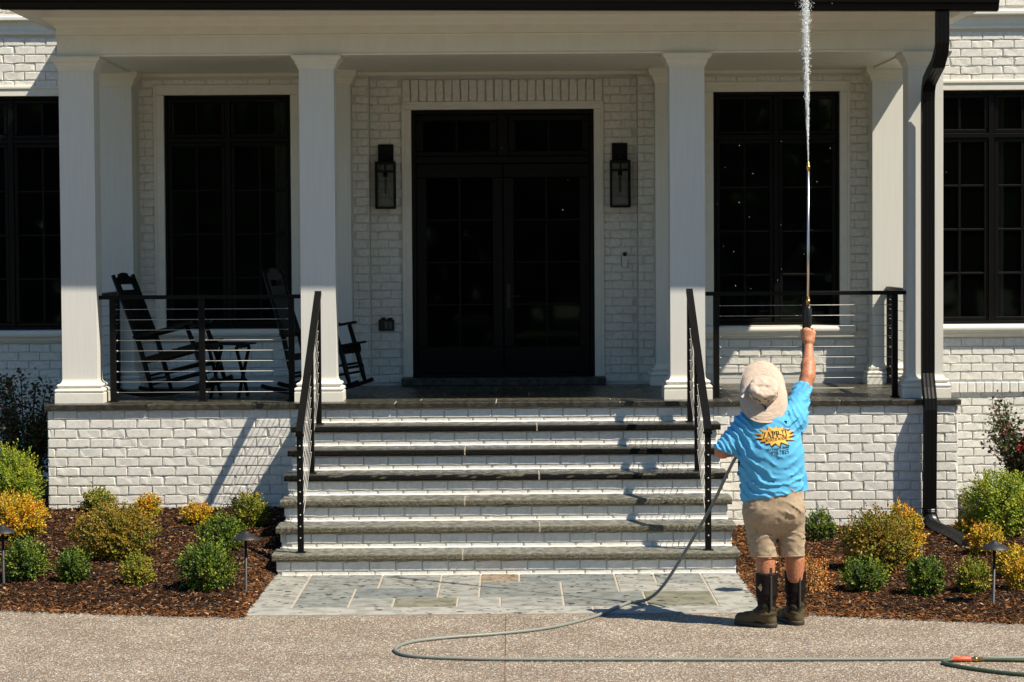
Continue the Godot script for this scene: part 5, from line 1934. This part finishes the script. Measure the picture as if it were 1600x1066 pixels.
	sh.cut(d, d.dot(Vector3(-0.338, 1.163, 0.0)), Vector3(-0.37, 1.13, 0), 0.15)
	d = Vector3(0.25, 0.85, -0.42).normalized()
	sh.cut(d, d.dot(Vector3(0.213, 1.598, -0.15)), Vector3(0.22, 1.63, -0.16), 0.11)
	var shirt := st(true)
	sh.mesh(shirt)
	var T := put(P, "t_shirt", shirt, M.blue_cotton)
	shirt_print(T, sh)
	# loose tail of the shirt at the right hip
	var tail := st(true)
	for k in 6:
		var a := k / 6.0
		var b := (k + 1) / 6.0
		var e := func(t: float, o: float) -> Vector3: return Vector3(0.185 + 0.045 * o * (0.5 + 0.5 * t), 1.05 - 0.155 * t + 0.01 * o, 0.03 - 0.03 * o + 0.008 * sin(t * 6.0))
		poly(tail, [e.call(a, 0.0), e.call(b, 0.0), e.call(b, 1.0), e.call(a, 1.0)], Vector3(0.5, 0, 1))
	put(T, "shirt_tail", tail, M.blue_cotton)

	# shorts
	var so := Field.new(Vector3(-0.26, 0.43, -0.20), Vector3(0.26, 0.97, 0.22), 0.0085)
	so.cap(Vector3(-0.012, 0.93, 0.015), Vector3(-0.012, 0.78, 0.015), 0.192, 0.202, 0.04, Vector3(1, 1, 1.28))
	so.cap(Vector3(-0.09, 0.775, 0.055), Vector3(-0.088, 0.74, 0.05), 0.118, 0.112, 0.03)
	so.cap(Vector3(0.085, 0.775, 0.05), Vector3(0.085, 0.74, 0.045), 0.116, 0.112, 0.03)
	so.cap(Vector3(-0.105, 0.74, 0.02), Vector3(-0.070, 0.42, 0.05), 0.108, 0.085, 0.010)
	so.cap(Vector3(0.100, 0.74, 0.015), Vector3(0.116, 0.42, 0.01), 0.104, 0.082, 0.010)
	so.warp(func(p: Vector3) -> float:
		var a := noi.get_noise_3d(p.x * 5.0, p.y * 5.0, p.z * 5.0 + 50.0)
		var m := clampf(0.5 + 1.4 * noi.get_noise_3d(p.x * 6.0, p.y * 8.0 + 4.0, p.z * 4.0 + 70.0), 0.0, 1.0)
		var w := 0.013 * m * (pow(1.0 - absf(sin((p.y * 0.9 + absf(p.x - 0.01) * 0.7) * 52.0 + a * 4.5)), 1.6) - 0.3)
		w += 0.0035 * clampf((0.56 - p.y) / 0.08, 0.0, 1.0) * sin(p.x * 70.0 + a * 6.0)
		w -= 0.004 * clampf(1.0 - absf(p.x - 0.005) / 0.006, 0.0, 1.0) * (1.0 if p.z > 0.0 and p.y > 0.66 else 0.0)
		w += 0.001 * noi.get_noise_3d(p.x * 30.0, p.y * 30.0, p.z * 30.0)
		return -w)
	so.cut(Vector3(0, -1, 0), -0.464)
	var shorts := st(true)
	so.mesh(shorts)
	var S := put(P, "shorts", shorts, M.khaki_cotton)
	var seam := st(true)
	for q in [[-0.069, 0.050, 0.0875], [0.115, 0.012, 0.0845]]:
		var pts := []
		for k in 25:
			var a := TAU * k / 24
			pts.append(Vector3(q[0] + cos(a) * q[2], 0.472, q[1] + sin(a) * q[2]))
		tube(seam, pts, 0.004, 6)
	put(S, "hem", seam, M.khaki_cotton)

	# rubber boots
	for q in [[Vector3(-0.063, 0, 0.095), Vector3(-0.19, 0, -0.135), "left"], [Vector3(0.140, 0, -0.02), Vector3(-0.07, 0, -0.20), "right"]]:
		var c: Vector3 = q[0]
		var dirv: Vector3 = (q[1] as Vector3).normalized()
		var bf := Field.new(c + Vector3(-0.30, -0.01, -0.30), c + Vector3(0.14, 0.41, 0.13), 0.0072)
		bf.cap(c + Vector3(0, 0.40, 0), c + Vector3(0, 0.24, 0), 0.076, 0.070, 0.02)
		bf.cap(c + Vector3(0, 0.23, 0), c + Vector3(0, 0.11, 0.004), 0.064, 0.057, 0.02)
		bf.cap(c + Vector3(0, 0.07, 0.006), c - dirv * 0.022 + Vector3(0, 0.045, 0), 0.055, 0.048, 0.02)
		bf.cap(c + Vector3(0, 0.10, 0), c + dirv * 0.10 + Vector3(0, 0.055, 0), 0.056, 0.047, 0.03)
		bf.cap(c + dirv * 0.10 + Vector3(0, 0.05, 0), c + dirv * 0.195 + Vector3(0, 0.042, 0), 0.049, 0.043, 0.02)
		bf.warp(func(p: Vector3) -> float:
			var w := 0.0
			if p.y < 0.25 and p.y > 0.08: w += 0.004 * sin(p.y * 130.0 + noi.get_noise_3d(p.x * 8.0, p.y * 6.0, p.z * 8.0) * 6.0) * clampf((0.25 - p.y) * 12.0, 0.0, 1.0)
			w += 0.0015 * noi.get_noise_3d(p.x * 25.0, p.y * 25.0, p.z * 25.0)
			return w)
		bf.cut(Vector3(0, 1, 0), 0.362)
		bf.cut(Vector3(0, -1, 0), -0.024)
		var b := st(true)
		bf.mesh(b, func(p: Vector3) -> Color:
			var k := noi.get_noise_3d(p.x * 14.0, p.y * 14.0, p.z * 14.0)
			var dirt := clampf((0.15 - p.y + 0.06 * k) * 14.0, 0.0, 1.0)
			return Color(0.008, 0.0075, 0.007).lerp(Color(0.085, 0.066, 0.034), dirt))
		var B := put(P, "boot", b, M.boot_rubber)
		var sf := Field.new(c + Vector3(-0.30, -0.01, -0.30), c + Vector3(0.14, 0.06, 0.13), 0.0072)
		sf.cap(c - dirv * 0.024 + Vector3(0, 0.02, 0), c + dirv * 0.02 + Vector3(0, 0.02, 0), 0.053, 0.052, 0.02)
		sf.cap(c + dirv * 0.06 + Vector3(0, 0.02, 0), c + dirv * 0.198 + Vector3(0, 0.02, 0), 0.052, 0.047, 0.03)
		sf.cut(Vector3(0, 1, 0), 0.032)
		sf.cut(Vector3(0, -1, 0), 0.0)
		var sl := st(true)
		sf.mesh(sl)
		put(B, "sole", sl, M.boot_sole)
		var tb := st()
		bx(tb, c.x + 0.012, c.x + 0.032, 0.355, 0.405, c.z + 0.070, c.z + 0.076, 0.002)
		bx(tb, c.x + 0.014, c.x + 0.030, 0.12, 0.352, c.z + 0.058, c.z + 0.0775, 0.006)
		put(B, "pull_tab", tb, M.boot_sole)
		if q[2] == "left":
			var dm := st()
			for g in [[1.0, 0.0], [0.62, 0.0012]]:
				var pz: float = 0.058 + (g[1] as float)
				var k: float = g[0]
				poly(dm, [c + Vector3(-0.046, 0.272 - 0.026 * k, pz), c + Vector3(-0.046 + 0.019 * k, 0.272, pz + 0.006 * k), c + Vector3(-0.046, 0.272 + 0.026 * k, pz), c + Vector3(-0.046 - 0.019 * k, 0.272, pz - 0.009 * k)], Vector3(0, 0, 1))
			put(B, "diamond_patch", dm, M.tan_patch)

	# bucket hat with a drooping brim
	var H0 := Vector3(-0.075, 1.566, 0.035)
	var eb := -fw
	var hs := st(true)
	var NR := 34
	var NA := 72
	var hv := func(i: int, k: int) -> Vector3:
		var r := float(i) / NR
		var a := TAU * k / NA
		var ca := cos(a); var sa := sin(a)      # sa > 0: back
		var rad := 0.0
		var up := 0.0
		if r < 0.5:
			var t := r / 0.5
			rad = 0.102 * pow(sin(t * PI / 2), 0.8)
			var hi := smoothstep(-0.9, 0.55, sa * t)
			up = 0.012 + (0.050 + 0.048 * hi) * pow(maxf(0.0, 1.0 - pow(t, lerpf(2.2, 4.5, hi))), 0.8)
			var cr := noi.get_noise_3d(ca * rad * 22.0, sa * rad * 22.0, 3.0)
			up += 0.009 * cr * (1.0 - t * 0.3) - 0.014 * exp(-pow((sa * rad - 0.012) / 0.014, 2.0)) * exp(-pow(ca * rad / 0.05, 2.0))
			rad += 0.008 * noi.get_noise_3d(ca * 2.0, sa * 2.0, up * 20.0) * t
		else:
			var t := (r - 0.5) / 0.5
			var far := Vector2(0.158 * ca * (1.0 - 0.22 * maxf(-sa, 0.0)), (0.225 if sa > 0.0 else 0.232) * sa).length()
			rad = lerpf(0.103, far, t)
			up = 0.012 - t * t * (0.022 + 0.030 * absf(ca) - 0.004 * maxf(sa, 0.0)) + 0.006 * sin(a * 3.0 + 0.7) * t + 0.004 * noi.get_noise_2d(ca * 6.0, sa * 6.0 + t * 3.0)
			up += 0.0022 * sin(t * 40.0) * clampf(t * 3.0, 0.0, 1.0)
		return H0 + Vector3(1, 0, 0) * ca * rad + eb * sa * rad + n * up
	for i in NR:
		for k in NA:
			var a: Vector3 = hv.call(i, k); var b: Vector3 = hv.call(i, k + 1); var c: Vector3 = hv.call(i + 1, k + 1); var e: Vector3 = hv.call(i + 1, k)
			if i == 0: poly(hs, [a, c, e], n)
			else: poly(hs, [a, b, c, e], n)
	# underside a little below, so the brim has a thickness
	for i in range(17, NR):
		for k in NA:
			var o := -n * 0.003
			poly(hs, [(hv.call(i, k) as Vector3) + o, (hv.call(i, k + 1) as Vector3) + o, (hv.call(i + 1, k + 1) as Vector3) + o, (hv.call(i + 1, k) as Vector3) + o], -n)
	var HT := put(P, "sun_hat", hs, M.hat_cotton)
	var rim := st(true)
	var rp := []
	for k in NA + 1: rp.append((hv.call(NR, k) as Vector3) - n * 0.0015)
	tube(rim, rp, 0.0032, 6)
	put(HT, "brim_edge", rim, M.hat_cotton)
	var cord := st(true)
	var q0: Vector3 = H0 + eb * 0.105 + n * 0.012
	tube(cord, [q0 + Vector3(-0.055, 0, 0) - eb * 0.022, q0 + Vector3(-0.015, 0, 0) + n * 0.004, q0 + Vector3(0.012, 0, 0) + eb * 0.02 + n * 0.004], 0.0022, 6)
	tube(cord, [q0 + Vector3(0.004, 0, 0) + eb * 0.012 + n * 0.006, q0 + Vector3(0.010, 0, 0) + eb * 0.034 + n * 0.004], 0.006, 8)
	put(HT, "cord", cord, M.black_plastic)
	var strap := st()
	bar(strap, H0 + Vector3(-0.092, 0.004, 0.02), H0 + Vector3(-0.150, -0.035, 0.055), 0.016, 0.003, eb)
	put(HT, "strap", strap, M.hat_cotton)

func on_shirt(sh: Field, x: float, y: float, off: float) -> Vector3:
	var z := 0.215
	while z > -0.1 and sh.fine(Vector3(x, y, z)) > 0.0: z -= 0.004
	for k in 6:
		var e := sh.fine(Vector3(x, y, z))
		z -= e * 0.8
	return Vector3(x, y, z + off)

func shirt_print(T: Node3D, sh: Field) -> void:
	var c := Vector2(-0.006, 1.277)
	var tilt := 0.13
	for pass_ in 2:
		var s := st(true)
		var N := 15
		var outl := []
		for k in N * 2:
			var a := TAU * k / (N * 2) + 0.2
			var r := 1.0 if k % 2 == 0 else 0.66
			if k % 2 == 0: r += 0.16 * sin(k * 2.7)
			outl.append(Vector2(cos(a) * 0.135 * r, sin(a) * 0.070 * r))
		var o := Vector2.ZERO if pass_ == 1 else Vector2(0.006, -0.0075)
		var g := 1.0 if pass_ == 1 else 1.04
		var off := 0.0034 if pass_ == 1 else 0.0020
		for k in N * 2:
			var a: Vector2 = outl[k]; var b: Vector2 = outl[(k + 1) % (N * 2)]
			var R_ := 14
			for i in R_:
				var f0 := float(i) / R_
				var f1 := float(i + 1) / R_
				for m in 2:
					var u0 := m / 2.0
					var u1 := (m + 1) / 2.0
					var q := []
					for e in [[f0, u0], [f1, u0], [f1, u1], [f0, u1]]:
						var w: Vector2 = (a.lerp(b, e[1])) * (e[0] as float) * g
						w = w.rotated(tilt) + c + o
						q.append(on_shirt(sh, w.x, w.y, off))
					if i == 0: poly(s, [q[0], q[1], q[2]], Vector3(0, 0, 1))
					else: poly(s, q, Vector3(0, 0, 1))
		put(T, "printed_burst" if pass_ == 1 else "burst_outline", s, M.print_yellow if pass_ == 1 else M.print_black)
	for l in [["ZAPP-IT", 0.172, Vector2(0.0, 0.011), 0.0048, true], ["POWER WASH", 0.145, Vector2(0.002, -0.022), 0.0048, true], ["We Zapp O Mold", 0.150, Vector2(0.004, -0.085), 0.0026, true], ["770-7815", 0.120, Vector2(0.012, -0.112), 0.0026, true]]:
		var tm := TextMesh.new()
		var fo := SystemFont.new()
		fo.font_names = PackedStringArray(["Droid Serif"])
		fo.font_weight = 700
		tm.font = fo
		tm.text = l[0]
		tm.font_size = 32
		tm.pixel_size = 0.01
		tm.depth = 0.001
		tm.curve_step = 2.0
		var arr := tm.surface_get_arrays(0)
		var v: PackedVector3Array = arr[Mesh.ARRAY_VERTEX]
		var ix: PackedInt32Array = arr[Mesh.ARRAY_INDEX]
		var lo := Vector3(9, 9, 9)
		var hi := -lo
		for p in v:
			lo = lo.min(p); hi = hi.max(p)
		var k: float = (l[1] as float) / (hi.x - lo.x)
		var s := st(true)
		for t in range(0, ix.size(), 3):
			if v[ix[t]].z < 0.0 or v[ix[t + 1]].z < 0.0 or v[ix[t + 2]].z < 0.0: continue
			var q := []
			for e in 3:
				var p: Vector3 = (v[ix[t + e]] - (lo + hi) / 2) * k
				var w := (Vector2(p.x, p.y * 1.3) + (l[2] as Vector2)).rotated(tilt) + c
				q.append(on_shirt(sh, w.x, w.y, l[3]))
			poly(s, q, Vector3(0, 0, 1))
		put(T, "lettering", s, M.print_black)

# ---------------------------------------------------------------- lance, spray and hoses
func washer() -> void:
	var g := base("spray_lance", "long steel pressure washer lance with black grip, held up by the man", "spray lance", Vector3(2.069, 1.93, 4.438))
	var tip := Vector3(0.022, 1.172, -0.155)
	var d := tip.normalized()
	var s := st(true)
	tube(s, [d * -0.045, d * 0.05, d * 0.06, d * 0.17, d * 0.19, d * 0.195], [0.018, 0.018, 0.024, 0.024, 0.019, 0.010], 14)
	tube(s, [d * -0.04, d * -0.075 + Vector3(-0.003, 0, -0.02)], [0.014, 0.012], 10)
	put(g, "grip", s, M.black_plastic)
	s = st(true)
	tube(s, [d * 0.19, d * 0.215, d * 0.216, d * 0.235, d * 0.236, d * 0.255], [0.010, 0.010, 0.014, 0.014, 0.0105, 0.0095], 10)
	put(g, "collar", s, M.brass)
	s = st(true)
	tube(s, [d * 0.25, d * 0.6, d * 1.125], 0.0082, 10)
	put(g, "tube", s, M.lance_steel)
	s = st(true)
	tube(s, [d * 1.12, d * 1.135, d * 1.136, d * 1.16, d * 1.161, d * 1.18, d * 1.19], [0.009, 0.009, 0.0125, 0.0125, 0.009, 0.008, 0.004], 10)
	put(g, "nozzle", s, M.brass)
	# the jet: many drops, wider towards the eaves
	var w := base("water_spray", "jet of white water drops shooting up past the gutter", "water spray", Vector3(2.069, 1.93, 4.438) + d * 1.19)
	w.set_meta("kind", "stuff")
	var m := SphereMesh.new()
	m.radius = 0.5; m.height = 1.0; m.radial_segments = 7; m.rings = 4
	m.material = M.water_drop
	var up := (Vector3(2.092, 4.313, 4.1) - w.position).normalized()
	var q := Basis(Quaternion(Vector3.UP, up))
	var xf := []
	for k in 9000:
		var t := pow(rnd.randf(), 0.85)
		var y := t * 1.75
		var sp := 0.003 + 0.036 * pow(minf(t * 1.45, 1.0), 1.2)
		var st_ := 1.0 + 0.35 * noi.get_noise_2d(y * 7.0, 3.0)
		var o := Vector3(rnd.randfn() * sp * 0.5 * st_ + 0.010 * noi.get_noise_2d(y * 4.0, 9.0) * t, y + R(-0.01, 0.01), rnd.randfn() * sp * 0.5)
		var r := R(0.0016, 0.0044) * (1.0 if t > 0.1 else 0.6)
		if rnd.randf() < 0.06: r *= 1.7
		xf.append(Transform3D(q, Vector3.ZERO) * Transform3D(Basis.from_scale(Vector3(r, r * R(1.0, 2.2), r)), o))
	for k in 70:
		var y := R(-1.2, 1.6)
		var r := R(0.002, 0.0042)
		xf.append(Transform3D(Basis.from_scale(Vector3(r, r * 1.3, r)), Vector3(rnd.randfn() * 0.75 - 0.2, y, R(-3.5, 0.3))))
	multi(w, "drops", m, xf, PackedColorArray())

func hoses() -> void:
	var h := base("pressure_hose", "long grey hose looping over the driveway from the man's hands", "hose")
	var a := spline([Vector3(2.066, 1.862, 4.42), Vector3(2.05, 1.72, 4.40), Vector3(2.0, 1.50, 4.44), Vector3(1.86, 1.22, 4.46), Vector3(1.70, 1.12, 4.41), Vector3(1.612, 1.125, 4.42), Vector3(1.575, 1.095, 4.45), Vector3(1.53, 1.00, 4.40), Vector3(1.42, 0.74, 4.27), Vector3(1.244, 0.398, 4.10), Vector3(1.10, 0.15, 3.975), Vector3(0.99, 0.045, 3.89), Vector3(0.881, 0.024, 3.83)], 6)
	a.pop_back()
	var b := spline([Vector3(0.881, 0.024, 3.833), Vector3(0.755, 0.023, 4.139), Vector3(0.58, 0.012, 4.50), Vector3(0.298, 0.0115, 4.93), Vector3(-0.02, 0.0115, 5.17), Vector3(-0.371, 0.0115, 5.33), Vector3(-0.60, 0.0115, 5.50), Vector3(-0.69, 0.0115, 5.74), Vector3(-0.66, 0.0115, 5.95), Vector3(-0.55, 0.0115, 6.08), Vector3(-0.30, 0.0115, 6.165), Vector3(0.044, 0.0115, 6.215), Vector3(0.8, 0.0115, 6.25), Vector3(1.7, 0.0115, 6.285), Vector3(2.695, 0.0115, 6.296), Vector3(3.4, 0.0115, 6.262), Vector3(4.6, 0.0115, 6.20)], 9)
	var s := st(true)
	tube(s, a + b, 0.0112, 10)
	put(h, "tube", s, M.hose_rubber)
	var g := base("supply_hose", "green supply hose with an orange grip and brass coupling at the right", "hose")
	s = st(true)
	tube(s, spline([Vector3(2.74, 0.016, 6.352), Vector3(2.68, 0.014, 6.375), Vector3(2.650, 0.0125, 6.43), Vector3(2.68, 0.0125, 6.52), Vector3(2.80, 0.0125, 6.68), Vector3(3.04, 0.0125, 6.88), Vector3(3.5, 0.0125, 7.08), Vector3(4.4, 0.0125, 7.3)], 9), 0.0122, 10)
	tube(s, spline([Vector3(2.90, 0.016, 6.345), Vector3(3.0, 0.014, 6.352), Vector3(3.3, 0.0125, 6.39), Vector3(4.4, 0.0125, 6.47)], 9), 0.0122, 10)
	put(g, "tube", s, M.hose_green)
	s = st(true)
	tube(s, [Vector3(2.705, 0.017, 6.352), Vector3(2.712, 0.017, 6.352), Vector3(2.825, 0.017, 6.348), Vector3(2.832, 0.017, 6.348)], [0.013, 0.0165, 0.0165, 0.013], 12)
	put(g, "grip_sleeve", s, M.orange_plastic)
	s = st(true)
	tube(s, [Vector3(2.828, 0.017, 6.348), Vector3(2.850, 0.017, 6.347), Vector3(2.851, 0.017, 6.347), Vector3(2.872, 0.017, 6.346), Vector3(2.873, 0.017, 6.346), Vector3(2.905, 0.017, 6.345)], [0.012, 0.012, 0.0165, 0.0165, 0.0135, 0.0135], 8)
	put(g, "coupling", s, M.brass)
